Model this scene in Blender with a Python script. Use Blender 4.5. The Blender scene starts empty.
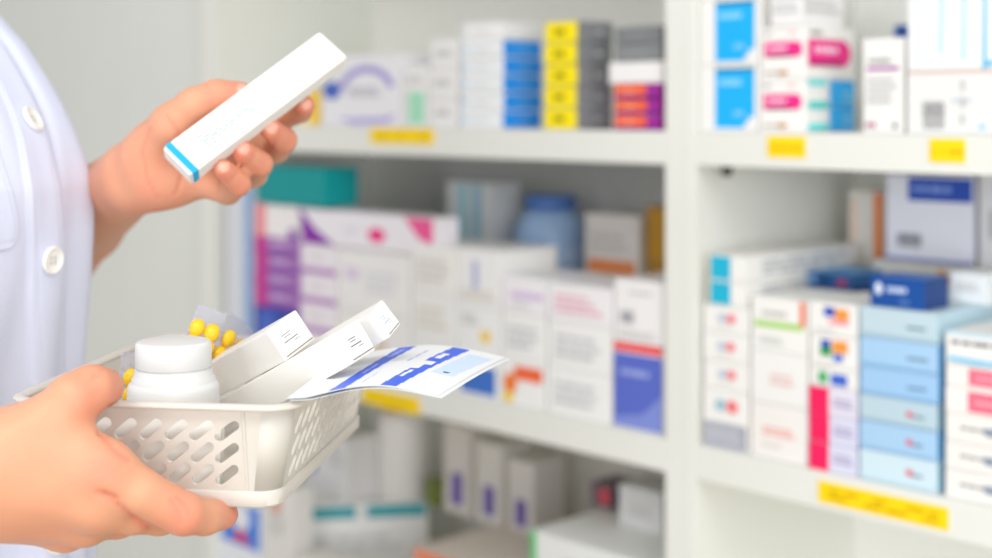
import bpy, bmesh, math, random
import numpy as np
from mathutils import Vector, Matrix
random.seed(7); np.random.seed(7)
SC = bpy.context.scene; COL = SC.collection
H = 1.25                      # lens height above the floor
FPX, CX, CY = 1400.0, 496.0, 112.0   # focal length and principal point in picture units
PI = math.pi

# ------------------------------------------------------------------ materials
def lin(c):
    return c/12.92 if c <= .04045 else ((c+.055)/1.055)**2.4
def rgb(h):
    h = h.lstrip('#'); return tuple(lin(int(h[i:i+2], 16)/255) for i in (0, 2, 4)) + (1,)
MATS = {}
def mat(name, hexc, rough=.5, spec=.4, sss=0, trans=0, var=0.0, bump=0.0, scale=40, metal=0, alpha=1, ior=1.45):
    key = name
    if key in MATS: return MATS[key]
    m = bpy.data.materials.new(name); m.use_nodes = True
    nt = m.node_tree; b = nt.nodes['Principled BSDF']
    b.inputs['Base Color'].default_value = rgb(hexc)
    b.inputs['Roughness'].default_value = rough
    b.inputs['Specular IOR Level'].default_value = spec
    b.inputs['Metallic'].default_value = metal
    b.inputs['IOR'].default_value = ior
    if sss:
        b.inputs['Subsurface Weight'].default_value = sss
        b.inputs['Subsurface Radius'].default_value = (.012, .005, .003)
        b.inputs['Subsurface Scale'].default_value = .55
    if trans: b.inputs['Transmission Weight'].default_value = trans
    if alpha < 1: b.inputs['Alpha'].default_value = alpha
    if var or bump:
        tc = nt.nodes.new('ShaderNodeTexCoord'); nz = nt.nodes.new('ShaderNodeTexNoise')
        nz.inputs['Scale'].default_value = scale; nz.inputs['Detail'].default_value = 4
        nt.links.new(tc.outputs['Object'], nz.inputs['Vector'])
        if var:
            mx = nt.nodes.new('ShaderNodeMixRGB'); mx.blend_type = 'MIX'
            c = rgb(hexc); mx.inputs[1].default_value = tuple(max(0, x*(1-var)) for x in c[:3]) + (1,)
            mx.inputs[2].default_value = tuple(min(1, x*(1+var)) for x in c[:3]) + (1,)
            nt.links.new(nz.outputs['Fac'], mx.inputs[0]); nt.links.new(mx.outputs[0], b.inputs['Base Color'])
        if bump:
            bp = nt.nodes.new('ShaderNodeBump'); bp.inputs['Strength'].default_value = bump
            bp.inputs['Distance'].default_value = .002
            nt.links.new(nz.outputs['Fac'], bp.inputs['Height']); nt.links.new(bp.outputs[0], b.inputs['Normal'])
    MATS[key] = m
    return m
def cm(hexc):                                   # printed card of one colour
    return mat('card_' + hexc.lstrip('#'), hexc, .42, .35, var=.02, scale=25)

M_LAM = mat('white_laminate', '#e6e7e1', .4, .35, var=.015, scale=6)
M_BACK = mat('back_board', '#ecece8', .55, .25, var=.02, scale=5)
M_WALL = mat('painted_wall', '#e0e2dd', .7, .2, var=.02, bump=.05, scale=8)
M_FLOOR = mat('vinyl_floor', '#b8a994', .45, .3, var=.05, scale=10)
M_BASKET = mat('white_polypropylene', '#e6e2db', .38, .4, sss=.1)
_n = M_BASKET.node_tree; _b = _n.nodes['Principled BSDF']; _t = _n.nodes.new('ShaderNodeBsdfTranslucent'); _m = _n.nodes.new('ShaderNodeMixShader')
_t.inputs[0].default_value = rgb('#efece6'); _m.inputs[0].default_value = .30      # thin milky plastic lets light through
_n.links.new(_b.outputs[0], _m.inputs[1]); _n.links.new(_t.outputs[0], _m.inputs[2]); _n.links.new(_m.outputs[0], _n.nodes['Material Output'].inputs[0])
M_BOTTLE = mat('white_hdpe', '#dcdcdb', .35, .45, sss=.1)
M_COAT = mat('white_coat_cotton', '#dbe0f5', .85, .15, var=.012, bump=.05, scale=300)
M_BUTTON = mat('button_resin', '#f4f3ee', .3, .5)
M_HOLE = mat('button_hole_thread', '#c9c7c4', .7, .2)
M_CARD = mat('white_carton_board', '#ebe9e4', .5, .3, var=.008, scale=60)
M_PAPER = mat('leaflet_paper', '#e9eaec', .6, .25)
M_NAIL = mat('fingernail', '#e2a591', .28, .5)
M_TROUS = mat('grey_trouser_cloth', '#6a6f7c', .9, .1, var=.05, scale=200)
M_SHOE = mat('white_shoe_leather', '#dedede', .5, .3)
M_HAIR = mat('dark_hair', '#2a1d17', .5, .3)
M_YCAP = mat('yellow_capsule', '#f3c21c', .25, .5)
M_CLEAR = mat('clear_pvc', '#f4f4fa', .1, .5, trans=.9, ior=1.2)
M_FOIL = mat('foil_backing', '#cfd0d4', .3, .5, metal=.6)
M_TAG = mat('yellow_tag_card', '#ffd90a', .5, .3)
M_TAGTXT = mat('tag_ink', '#c4a00c', .6, .2)
M_METAL = mat('dark_bracket', '#3a3b34', .5, .4)

def skin_material():
    m = bpy.data.materials.new('skin'); m.use_nodes = True
    nt = m.node_tree; b = nt.nodes['Principled BSDF']; L = nt.links
    at = nt.nodes.new('ShaderNodeAttribute'); at.attribute_name = 'flush'
    tc = nt.nodes.new('ShaderNodeTexCoord')
    n1 = nt.nodes.new('ShaderNodeTexNoise'); n1.inputs['Scale'].default_value = 35; n1.inputs['Detail'].default_value = 3
    n2 = nt.nodes.new('ShaderNodeTexNoise'); n2.inputs['Scale'].default_value = 420; n2.inputs['Detail'].default_value = 3
    for n in (n1, n2): L.new(tc.outputs['Object'], n.inputs['Vector'])
    ad = nt.nodes.new('ShaderNodeMath'); ad.operation = 'MULTIPLY_ADD'; ad.use_clamp = True
    L.new(n1.outputs['Fac'], ad.inputs[0]); ad.inputs[1].default_value = .5; L.new(at.outputs['Fac'], ad.inputs[2])
    mx = nt.nodes.new('ShaderNodeMixRGB'); L.new(ad.outputs[0], mx.inputs[0])
    mx.inputs[1].default_value = rgb('#d9a683'); mx.inputs[2].default_value = rgb('#dc7a66')
    L.new(mx.outputs[0], b.inputs['Base Color'])
    b.inputs['Roughness'].default_value = .48; b.inputs['Specular IOR Level'].default_value = .35
    b.inputs['Subsurface Weight'].default_value = .12; b.inputs['Subsurface Radius'].default_value = (.008, .003, .0015)
    b.inputs['Subsurface Scale'].default_value = .55
    bp = nt.nodes.new('ShaderNodeBump'); bp.inputs['Strength'].default_value = .12; bp.inputs['Distance'].default_value = .0008
    L.new(n2.outputs['Fac'], bp.inputs['Height']); L.new(bp.outputs[0], b.inputs['Normal'])
    return m
M_SKIN = skin_material()

# ------------------------------------------------------------------ object helpers
def link(o, parent=None):
    COL.objects.link(o)
    if parent is not None: o.parent = parent
    return o
def tag(o, label=None, cat=None, group=None, kind=None):
    if label: o['label'] = label
    if cat: o['category'] = cat
    if group: o['group'] = group
    if kind: o['kind'] = kind
    return o
def thing(name, loc, label, cat, group=None):
    o = bpy.data.objects.new(name, None); o.location = loc; o.empty_display_size = .02
    link(o); return tag(o, label, cat, group)
def obj(name, bm, mats, parent=None, smooth=False, loc=None):
    me = bpy.data.meshes.new(name); bmesh.ops.recalc_face_normals(bm, faces=bm.faces) if not smooth == 'keep' else None
    bm.to_mesh(me); bm.free()
    for m in (mats if isinstance(mats, (list, tuple)) else [mats]): me.materials.append(m)
    if smooth:
        for p in me.polygons: p.use_smooth = True
    o = bpy.data.objects.new(name, me)
    link(o, parent)
    if loc is not None: o.location = loc
    return o
def auto_smooth(o, ang=40):
    me = o.data
    bm = bmesh.new(); bm.from_mesh(me)
    for f in bm.faces: f.smooth = True
    for e in bm.edges:
        if len(e.link_faces) == 2 and e.calc_face_angle(0) > math.radians(ang): e.smooth = False
    bm.to_mesh(me); bm.free(); return o
def add_box(bm, x0, x1, y0, y1, z0, z1, mi=0, bevel=0, M=None):
    t = bmesh.new()
    bmesh.ops.create_cube(t, size=1)
    for v in t.verts:
        v.co = Vector((x0+(v.co.x+.5)*(x1-x0), y0+(v.co.y+.5)*(y1-y0), z0+(v.co.z+.5)*(z1-z0)))
    if bevel: bmesh.ops.bevel(t, geom=list(t.edges), offset=bevel, segments=2, affect='EDGES', profile=.5)
    merge(bm, t, mi, M)
def merge(bm, t, mi=0, M=None):
    vm = {}
    for v in t.verts: vm[v] = bm.verts.new(M @ v.co if M is not None else v.co)
    for f in t.faces:
        try:
            g = bm.faces.new([vm[v] for v in f.verts]); g.material_index = mi if mi is not None else f.material_index; g.smooth = f.smooth
        except ValueError: pass
    t.free()
def lathe(bm, prof, seg=64, mi=0, M=None):
    t = bmesh.new(); rings = []
    for r, z in prof:
        if r < 1e-6: rings.append([t.verts.new((0, 0, z))])
        else: rings.append([t.verts.new((r*math.cos(2*PI*i/seg), r*math.sin(2*PI*i/seg), z)) for i in range(seg)])
    for a, b in zip(rings, rings[1:]):
        for i in range(seg):
            j = (i+1) % seg
            if len(a) == 1 and len(b) == 1: continue
            if len(a) == 1: t.faces.new((a[0], b[i], b[j]))
            elif len(b) == 1: t.faces.new((a[i], a[j], b[0]))
            else: t.faces.new((a[i], a[j], b[j], b[i]))
    merge(bm, t, mi, M)
def px3(x, y, Y):                      # the point of the place seen at (x, y) at distance Y
    return Vector(((x-CX)/FPX*Y, Y, H-(y-CY)/FPX*Y))

# ------------------------------------------------------------------ camera
cam = bpy.data.cameras.new('camera'); co = bpy.data.objects.new('camera', cam); link(co)
co.location = (0, 0, H); co.rotation_euler = (PI/2, 0, 0)
cam.sensor_width = 36; cam.lens = FPX/992*36; cam.shift_x = 0; cam.shift_y = -(279-CY)/992
cam.clip_start = .05
cam.dof.use_dof = True; cam.dof.focus_distance = .775; cam.dof.aperture_fstop = 3.9; cam.dof.aperture_blades = 9
SC.camera = co

# ------------------------------------------------------------------ shelving frame of reference
UX, UY = .6974, -.7169                  # along the shelves, towards the right
NX, NY = .7169, .6974                   # into the shelves
ANG = math.atan2(UY, UX)
P0 = Vector((.181, 1.5, 0))             # front of the joint between the two shelf units
def sh(t, s, z): return Vector((P0.x+UX*t+NX*s, P0.y+UY*t+NY*s, z))
def t_at(x, s):                         # distance along the shelf where column x meets depth s
    k = (x-CX)/FPX
    return -(P0.x+NX*s-k*(P0.y+NY*s))/(UX-k*UY)
def Y_at(t, s): return P0.y+UY*t+NY*s
def z_at(y, t, s): return H-(y-CY)/FPX*Y_at(t, s)
ZT, ZM, ZB = 1.2296, .90, .565          # shelf surfaces
TH = .036

# ------------------------------------------------------------------ the setting
def struct(name, bm, m, loc=(0, 0, 0), rz=0):
    o = obj(name, bm, m); o.location = loc; o.rotation_euler.z = rz; o['kind'] = 'structure'; return o
bm = bmesh.new(); add_box(bm, -3.2, 2.6, -2.6, 4.6, -.05, 0); struct('floor', bm, M_FLOOR)
bm = bmesh.new(); add_box(bm, -3.2, 2.2, .345, .42, 0, 2.6); struct('wall_back', bm, M_WALL, (P0.x, P0.y, 0), ANG)
bm = bmesh.new(); add_box(bm, -1.135, -.917, .02, .344, 0, 2.6, bevel=.002); add_box(bm, -3.0, -1.1385, .02, .344, 0, 2.6, bevel=.002)
add_box(bm, -1.1385, -1.135, .024, .344, 0, 2.6)
struct('wall_left', bm, M_WALL, (P0.x, P0.y, 0), ANG)

def cabinet(label, t0, t1, lt, rt, brackets):
    """one open shelf unit between t0 and t1; lt, rt side panel thickness"""
    root = thing('shelf_unit', sh((t0+t1)/2, 0, 0), label, 'shelf', None); root.rotation_euler.z = ANG
    c = (t0+t1)/2; D = .32
    def part(name, a, b, y0, y1, z0, z1, m, bev=.0012):
        q = bmesh.new(); add_box(q, a-c, b-c, y0, y1, z0, z1, bevel=bev); return obj(name, q, m, root)
    part('side_panel', t0, t0+lt, 0, D, 0, 2.1, M_LAM); part('side_panel', t1-rt, t1, 0, D, 0, 2.1, M_LAM)
    part('back_panel', t0+lt, t1-rt, D-.008, D, .08, 2.1, M_BACK, 0)
    part('plinth', t0+lt, t1-rt, .03, .05, 0, .08, M_LAM)
    part('top_panel', t0+lt, t1-rt, 0, D-.008, 2.1-TH, 2.1, M_LAM)
    out = {}
    for nm, z in (('a', 1.60), ('T', ZT), ('M', ZM), ('B', ZB), ('e', .24), ('f', .08+TH)):
        out[nm] = part('shelf', t0+lt, t1-rt, 0.0005, D-.008, z-TH, z, M_LAM)
    out['root'] = root; out['c'] = c
    return out
CL = cabinet('white open shelf unit behind the pharmacist, packed with medicine boxes', -.912, 0.02, .036, .02, 0)
CR = cabinet('white open shelf unit right of the upright post, holding pale blue box stack', .0203, .95, .02, .02, 1)

def shelf_tag(cab, key, x0, x1, y0, y1, rows, label):
    """yellow card strip stuck on a shelf edge"""
    t0, t1 = t_at(x0, -.001), t_at(x1, -.001)
    za, zb = z_at(y0, t0, 0), z_at(y1, t0, 0)
    bm = bmesh.new(); c = cab['c']
    add_box(bm, t0-c, t1-c, -.0009, .0003, zb, za, 0, .0002)
    w = t1-t0; h = za-zb
    rnd = random.Random(int(x0))
    for r in range(rows):
        zc = zb+h*(.62-.30*r if rows > 1 else .45); a = .08
        while a < .9:
            l = rnd.uniform(.05, .16)
            if rnd.random() < .85: add_box(bm, t0-c+w*a, t0-c+w*min(.93, a+l), -.0011, -.0008, zc-h*.07, zc+h*.07, 1)
            a += l+.03
    o = obj('price_tag', bm, [M_TAG, M_TAGTXT], cab[key]); o['label'] = label
shelf_tag(CL, 'T', 370, 433, 128, 143, 1, 'yellow tag strip')
shelf_tag(CL, 'M', 362, 419, 386, 402, 1, 'yellow tag strip')
shelf_tag(CR, 'T', 767, 805, 136, 157, 1, 'yellow tag')
shelf_tag(CR, 'T', 929, 965, 138.5, 162, 1, 'yellow tag')
shelf_tag(CR, 'M', 818, 948, 480, 501, 2, 'long yellow tag with two lines of print')
# small shelf support peg under the right-hand top shelf
bm = bmesh.new(); tb = t_at(727, .03)
lathe(bm, [(0, 0), (.006, 0), (.006, -.006), (.0045, -.011), (0, -.012)], 20, 0, Matrix.Translation((tb-CR['c'], .03, ZT-TH)))
obj('support_peg', bm, M_METAL, CR['T'], True)

# ------------------------------------------------------------------ printed cartons
def decal(bm, dims, face, pts, mi, off):
    w, d, h = dims
    if face == 'F': f = lambda u, v: (-w/2+u*w, -d/2-off, v*h)
    elif face == 'R': f = lambda u, v: (w/2+off, -d/2+u*d, v*h)
    elif face == 'L': f = lambda u, v: (-w/2-off, d/2-u*d, v*h)
    elif face == 'T': f = lambda u, v: (-w/2+u*w, -d/2+v*d, h+off)
    vs = [bm.verts.new(f(u, v)) for u, v in pts]
    g = bm.faces.new(vs); g.material_index = mi
    return g
# decal shorthand: each returns a list of (face, points, colour)
def R(u0, v0, u1, v1, c, f='F'): return [(f, [(u0, v0), (u1, v0), (u1, v1), (u0, v1)], c)]
def PG(pts, c, f='F'): return [(f, pts, c)]
def EL(u, v, a, b, c, f='F', n=20): return [(f, [(u+a*math.cos(2*PI*i/n), v+b*math.sin(2*PI*i/n)) for i in range(n)], c)]
def TX(u0, v0, u1, v1, c, rows=2, f='F', seed=1):
    r = random.Random(seed*31+rows); out = []
    hh = (v1-v0)/(rows*1.7)
    for k in range(rows):
        v = v1-(k+.5)*(v1-v0)/rows; a = u0
        end = u0+(u1-u0)*r.uniform(.7, 1)
        while a < end-.01:
            l = (u1-u0)*r.uniform(.08, .26); b = min(end, a+l)
            out += R(a, v-hh/2, b, v+hh/2, c, f); a = b+(u1-u0)*.035
    return out
def BAR(u0, v0, u1, v1, c='#555555', f='F'):
    out = []; r = random.Random(3); v = v0
    while v < v1:
        l = (v1-v0)*r.uniform(.03, .1); out += R(u0, v, u1, min(v1, v+l), c, f); v += l+(v1-v0)*r.uniform(.03, .06)
    return out
NCART = [0]
LABELS = []
def carton(p, dims, base, decals, label, group, rz=ANG, sides=None, name='medicine_box'):
    """p = centre of the base; dims = width, depth, height; sides maps a face to its own colour"""
    w, d, h = dims; bm = bmesh.new()
    add_box(bm, -w/2, w/2, -d/2, d/2, 0, h, 0, min(.0009, h*.06))
    cols = [base]
    def idx(c):
        if c not in cols: cols.append(c)
        return cols.index(c)
    for fc, c in (sides or {}).items(): decal(bm, dims, fc, [(.012, .02), (.988, .02), (.988, .98), (.012, .98)], idx(c), .00012)
    # closing seam of the end flaps
    lay = {}
    for k, (fc, pts, c) in enumerate(decals):
        decal(bm, dims, fc, pts, idx(c), .0002+.00006*min(k, 24))
    me = bpy.data.meshes.new(name); bm.normal_update()
    # make the printed faces look outwards
    for g in bm.faces:
        cc = g.calc_center_median(); 
        if g.normal.dot(Vector((cc.x/w*2 if abs(cc.x) >= w/2 else 0, cc.y/d*2 if abs(cc.y) >= d/2 else 0, 1 if cc.z > h else 0))) < 0: g.normal_flip()
    bm.to_mesh(me); bm.free()
    for c in cols: me.materials.append(cm(c))
    o = bpy.data.objects.new(name, me); link(o); o.location = Vector(p)+Vector((0, 0, .0004)); o.rotation_euler.z = rz
    tag(o, label, 'box', group); NCART[0] += 1; LABELS.append(label)
    return o
ORD = ['bottom', 'second', 'third', 'fourth', 'fifth', 'sixth', 'seventh']
def stack(z, x0, x1, s, d, items, where, group=None, jit=.25):
    """cartons one on another, listed from the bottom; x0, x1 = front edges as seen; heights as seen at x0"""
    t0, t1 = t_at(x0, s), t_at(x1, s); k = Y_at(t0, s)/FPX
    for i, it in enumerate(items):
        hh = it['m'] if 'm' in it else it['h']*k
        a, b = (t_at(it['x'][0], s), t_at(it['x'][1], s)) if 'x' in it else (t0, t1)
        a += .0009; b -= .0009
        if (a+b)/2 < .0: a = max(a, -.8735); b = min(b, -.0025)
        else: a = max(a, .0425)
        dd = it.get('d', d); ds = it.get('s', 0)
        lab = it['n']
        if where and len(items) > 1 and not it.get('solo'):
            pos = ('bottom one' if i == 0 else 'topmost' if i == len(items)-1 else ORD[i]+' from bottom')
            lab = f"{it['n']}, {pos} {where}"
        elif where: lab = f"{it['n']} {where}"
        r = random.Random(int(x0*7+i)); yaw = math.radians(r.uniform(-jit, jit)); js = r.uniform(0, .0016) if i else 0
        carton(sh((a+b)/2, s+ds+dd/2+js+.0005, z), (b-a, dd, hh), it['c'], it.get('p', []), lab, group, ANG+yaw, it.get('sd'))
        z += hh+.0005
    return z
W = '#f0efec'; CY_ = '#22b4f4'; GR = '#9a9a9a'; LT = '#c9c9c9'
# ---- right unit, top shelf
cyp = R(.27, .05, .97, .93, '#18b2f8')+R(.27, .90, .97, .96, '#2a7fa8')+TX(.34, .66, .9, .82, '#8fd8fb', 1)+PG([(.80, .05), (.97, .05), (.97, .22), (.88, .22), (.86, .13), (.80, .13)], W)+TX(.6, .2, .8, .34, '#7fd0fa', 1, seed=4)
stack(ZT, 698.5, 757, .006, .12, [dict(h=65, c=W, p=cyp, n='white box with tall cyan panel'), dict(h=65, c=W, p=cyp, n='white box with tall cyan panel')], 'of the pair against post', 'cyan fronted boxes on the top shelf')
pk = R(.08, .42, .80, .72, '#ee2f8a')+EL(.80, .57, .12, .15, '#ee2f8a')+R(.14, .42, .72, .47, '#7a1c4e')+TX(.16, .52, .74, .66, '#fbd0e4', 1)+TX(.08, .84, .3, .92, GR, 1)+TX(.62, .84, .85, .92, '#f0b8b8', 1)+TX(.1, .08, .8, .16, '#b0a090', 1)+R(.42, .08, .6, .16, '#c98a3c')
pkr = R(.02, .24, .78, .76, '#f0248a', 'R')+EL(.78, .5, .12, .22, '#f0248a', 'R')+R(.06, .26, .7, .33, '#8c1c58', 'R')+TX(.14, .46, .8, .66, '#fbd8ea', 1, 'R')+TX(.06, .84, .4, .94, '#8a8a8a', 1, 'R')
pkl = R(.48, .02, .99, .48, '#1fb0f6', 'R')+R(.48, .50, .99, .98, '#1fb0f6', 'R')+TX(.75, .55, .95, .8, '#8ad4fa', 2, 'R')+TX(.75, .08, .95, .35, '#8ad4fa', 2, 'R')+R(.04, .04, .44, .16, '#4fe0e0', 'R')+R(.04, .44, .44, .58, '#3fd0c8', 'R')+R(.04, .88, .4, .98, '#4fe0e0', 'R')
stack(ZT, 759, 806, .008, .088, [dict(h=52, c=W, p=pk+pkl, n='white box with pink band and blue side'), dict(h=51, c=W, p=pk+pkr, n='white box with larger pink side band'), dict(h=40, c='#ecebec', p=TX(.1, .3, .9, .6, LT, 2)+TX(.05, .3, .9, .7, LT, 2, 'R'), x=(769, 802), d=.075, n='plain pale box lying on top', solo=1)], 'of pink banded pile')
stack(ZT, 862, 904, .008, .10, [dict(h=94, c=W, p=R(.1, .66, .9, .70, '#a03aa0')+TX(.15, .72, .9, .8, GR, 1)+TX(.12, .3, .88, .6, LT, 4)+R(.1, .06, .2, .11, '#b04a80')+R(.24, .06, .34, .11, '#b04a80')+EL(.82, .08, .05, .03, '#444444'), n='tall white box with thin purple line beside large white carton')], None)
bg1 = R(0, .96, 1, .99, '#e6b9a8')+BAR(.18, .08, .42, .52, '#8f8f8f')+TX(.5, .5, .8, .56, '#b8c8e0', 1)+TX(.60, .1, .66, .9, LT, 3)+EL(.83, .12, .04, .04, '#a8d8f0')
bg2 = PG([(.35, .2), (.38, .2), (.40, .9), (.37, .9)], '#9fd8f2')+PG([(.6, .12), (.63, .1), (.64, .95), (.61, .95)], '#9fd8f2')+PG([(.82, .0), (.95, .06), (.95, .1), (.86, .1), (.86, .9), (.83, .9)], '#62bfe8')+R(.1, .05, .13, .95, '#dceef6')
stack(ZT, 906, 1000, .006, .13, [dict(h=62, c='#e9eae9', p=bg1, n='large white carton with barcode'), dict(h=82, c='#eff2f2', p=bg2, n='large white carton with pale blue strokes')], 'of the right end pair on top shelf')
stack(ZT, 893, 930, .20, .08, [dict(h=105, c='#2b4f9c', n='dark blue box half hidden behind tall white boxes')], None)
# ---- right unit, middle shelf
lg = EL(.42, .55, .10, .16, '#b8c4d8')+EL(.62, .55, .10, .18, '#f07a80')+TX(.3, .2, .75, .3, LT, 1)
lo = R(.02, .02, .98, .44, '#a9adb8')+TX(.08, .1, .9, .36, '#c8cad4', 2)+EL(.40, .74, .12, .10, '#9cc4d0')+EL(.66, .74, .13, .11, '#f2767c')
zs1 = stack(ZM, 702, 748, .006, .23, [dict(h=58, c=W, p=lo, n='white box with grey lower band and coral dot'), dict(h=27.5, c=W, p=lg, n='slim white box with coral dot'), dict(h=27, c=W, p=lg, n='slim white box with coral dot'), dict(h=27, c=W, p=lg, n='slim white box with coral dot')], 'of the stack beside post')
cyl = R(.06, .05, .62, .97, '#1fb6d8')+R(.0, .0, .06, 1, '#e8d8b0')+TX(.14, .2, .97, .85, '#c0c4c8', 3, 'R')
stack(zs1, 707, 745, .006, .22, [dict(h=24, c=W, p=cyl, n='long white box with turquoise end, lower of the two on slim stack'), dict(h=25, c=W, p=cyl, n='long white box with turquoise end, upper of the two on slim stack')], '')
g1 = TX(.2, .62, .8, .78, '#c0bcb8', 1)+R(.05, .44, .93, .55, '#a5d65a')+R(.88, .52, .97, .98, '#f0683c')+TX(.15, .12, .6, .26, LT, 2)
g2 = TX(.35, .35, .8, .6, '#e6c4c0', 2)
g3 = TX(.22, .42, .82, .6, '#f0a8a0', 2)+TX(.2, .2, .7, .3, '#e0d8d4', 1)
stack(ZM, 750, 806.5, .006, .10, [dict(h=54, c='#efece8', p=g3, n='cream box with faint red print'), dict(h=52, c='#efeeec', p=g2, n='plain white box'), dict(h=52, c='#f0f0ec', p=g1, n='white box with lime stripe and orange corner')], 'of pile beside red edged boxes')
rd = R(0, 0, .42, 1, '#f5205e')+TX(.52, .3, .95, .7, '#b0a8cc', 2)
sq = R(.32, .58, .55, .86, '#2447b8')+R(.56, .5, .84, .84, '#f59a3c')+R(.42, .34, .84, .5, '#f4a0a8')+TX(.15, .08, .7, .2, LT, 1)
sq2 = R(.22, .35, .46, .68, '#2e9a4c')+R(.24, .62, .44, .86, '#2447b8')+R(.48, .48, .80, .86, '#f59a3c')+R(.5, .22, .7, .45, '#2b6ad0')+TX(.1, .05, .7, .14, LT, 1)
sq3 = R(.18, .2, .38, .8, '#46b06a')+R(.45, .15, .8, .75, '#3f6ad0')
stack(ZM, 808, 857, .006, .10, [dict(h=27, c='#dcdcf0', p=rd, n='lilac box with red left end'), dict(h=27, c='#dcdcf0', p=rd, n='lilac box with red left end'), dict(h=27, c='#e4e0ee', p=rd, n='lilac box with red left end'), dict(h=19, c=W, p=sq3, n='slim white box with green and blue marks'), dict(h=32, c=W, p=sq2, n='white box with green, blue and orange squares'), dict(h=32, c=W, p=sq, n='white box with blue, orange and pink squares')], 'left of pale blue stack')
def bl(c, d): return R(.02, .03, .98, .13, c)+TX(.62, .36, .9, .52, '#5f7f98', 1, seed=d)+([R(.62, .4, .7, .6, '#e06a7a')[0]] if d in (2, 1, 0) else [])
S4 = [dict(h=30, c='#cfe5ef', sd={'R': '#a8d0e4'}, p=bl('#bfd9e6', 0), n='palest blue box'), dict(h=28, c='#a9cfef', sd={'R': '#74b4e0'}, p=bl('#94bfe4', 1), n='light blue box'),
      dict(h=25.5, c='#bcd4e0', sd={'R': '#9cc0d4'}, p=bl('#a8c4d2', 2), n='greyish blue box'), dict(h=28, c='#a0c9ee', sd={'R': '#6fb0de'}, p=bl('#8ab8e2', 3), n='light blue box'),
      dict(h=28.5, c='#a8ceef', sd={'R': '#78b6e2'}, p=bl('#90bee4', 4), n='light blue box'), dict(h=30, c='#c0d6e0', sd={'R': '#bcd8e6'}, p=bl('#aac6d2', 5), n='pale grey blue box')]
zs4 = stack(ZM, 858.5, 937, .006, .165, S4, 'of the tall pale blue stack', None, .4)
db = R(.02, .02, .98, .98, '#174f9e')+EL(.16, .6, .07, .2, '#dfe8f8')+TX(.32, .45, .82, .75, '#c8d8f4', 1)+TX(.55, .18, .8, .28, '#7fa4dc', 1)
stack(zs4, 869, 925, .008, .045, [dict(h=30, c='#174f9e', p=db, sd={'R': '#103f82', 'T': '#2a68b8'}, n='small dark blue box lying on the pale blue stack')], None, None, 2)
stack(zs4, 949, 988, .085, .06, [dict(h=30, c='#e9eef2', p=TX(.15, .4, .8, .7, LT, 2), n='small white box lying behind dark blue box')], None)
tp = TX(.08, .58, .95, .78, '#6a6f78', 1)+PG([(.04, .1), (.4, .04), (.98, .1), (.98, .34), (.6, .22), (.04, .26)], '#8ccdec')+R(.0, .9, 1, 1, '#bfe0ee')
pn = R(.3, .12, .99, .9, '#f2738c')+TX(.4, .4, .9, .62, '#f8b4c0', 1)
wt = TX(.2, .42, .9, .64, '#a0a0a4', 1)+R(.52, .36, .74, .66, '#8a98ac')
stack(ZM, 944, 1024, .006, .12, [dict(h=28, c='#f0eeea', p=wt, n='off white box with grey print'), dict(h=27, c='#f0eeea', p=wt, n='off white box with grey print'), dict(h=28, c='#f0eeea', p=wt, n='off white box with grey print'), dict(h=26, c='#f4f0ec', p=pn, n='white box with pink block'), dict(h=21, c='#f4f0ec', p=pn, n='white box with pink block'), dict(h=33, c=W, p=tp, n='white box with pale blue swoosh')], 'of stack right of pale blue boxes')
nb = R(.02, .05, .98, .95, '#20508c')+R(.1, .3, .3, .7, '#7fa8cc')+R(.42, .1, .52, .8, '#153258')+R(.72, .2, .9, .6, '#b03a5a')
def pile(x0, x1, s, d, ytop, c, p, n, z=ZB, sd=None):
    t0 = t_at(x0, s); hh = z_at(ytop, t0, s)-z
    stack(z, x0, x1, s, d, [dict(m=hh, c=c, p=p, n=n, sd=sd)], None)
    return z+hh+.0005
zb1 = pile(808, 872, .115, .07, 300, '#e2e2de', [], 'plain box standing behind red edged pile', ZM)
zb1 = pile(800, 838, .12, .07, 285, '#204f88', nb, 'flat navy box, lower of the pair behind squares boxes', zb1)
zb1 = pile(800, 852, .12, .08, 271, '#235a98', nb, 'flat navy box with lighter blue top, upper of the pair', zb1, {'T': '#4a9cd8'})
zb2 = pile(884, 1012, .19, .09, 287, '#dcdad6', [], 'wide plain carton standing behind pale blue stack', ZM)
zb2 = pile(872, 1012, .185, .10, 259, '#cfcdc8', TX(.3, .3, .8, .6, '#8f8f8f', 1)+PG([(.48, .8), (.52, .5), (.58, .3), (.62, .35), (.56, .6), (.52, .85)], '#d89a50')+R(.9, .2, .98, .7, GR), 'wide grey carton with orange squiggle on the back row', zb2)
big = R(.26, .70, .99, .97, '#2b4fb0')+TX(.32, .78, .92, .9, '#7f9be0', 1)+BAR(.14, .16, .42, .32, '#6f6f78')+R(0, 0, 1, .04, '#7f8cc8')
pile(885, 974, .19, .09, 174, '#e2e3ee', big, 'large pale carton with dark blue label on the back row', zb2)
pile(978, 1012, .19, .09, 172, '#d8d8dc', R(.3, .3, .7, .6, '#b4b4b8'), 'pale grey carton right of the blue label carton', zb2)
pile(848, 884, .235, .05, 190, '#e4e0da', R(.72, .7, .98, .99, '#ee8a4c')+R(.1, .78, .2, .95, '#f2c4a8'), 'upright white box with orange right edge on the back row', ZM)
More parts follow.
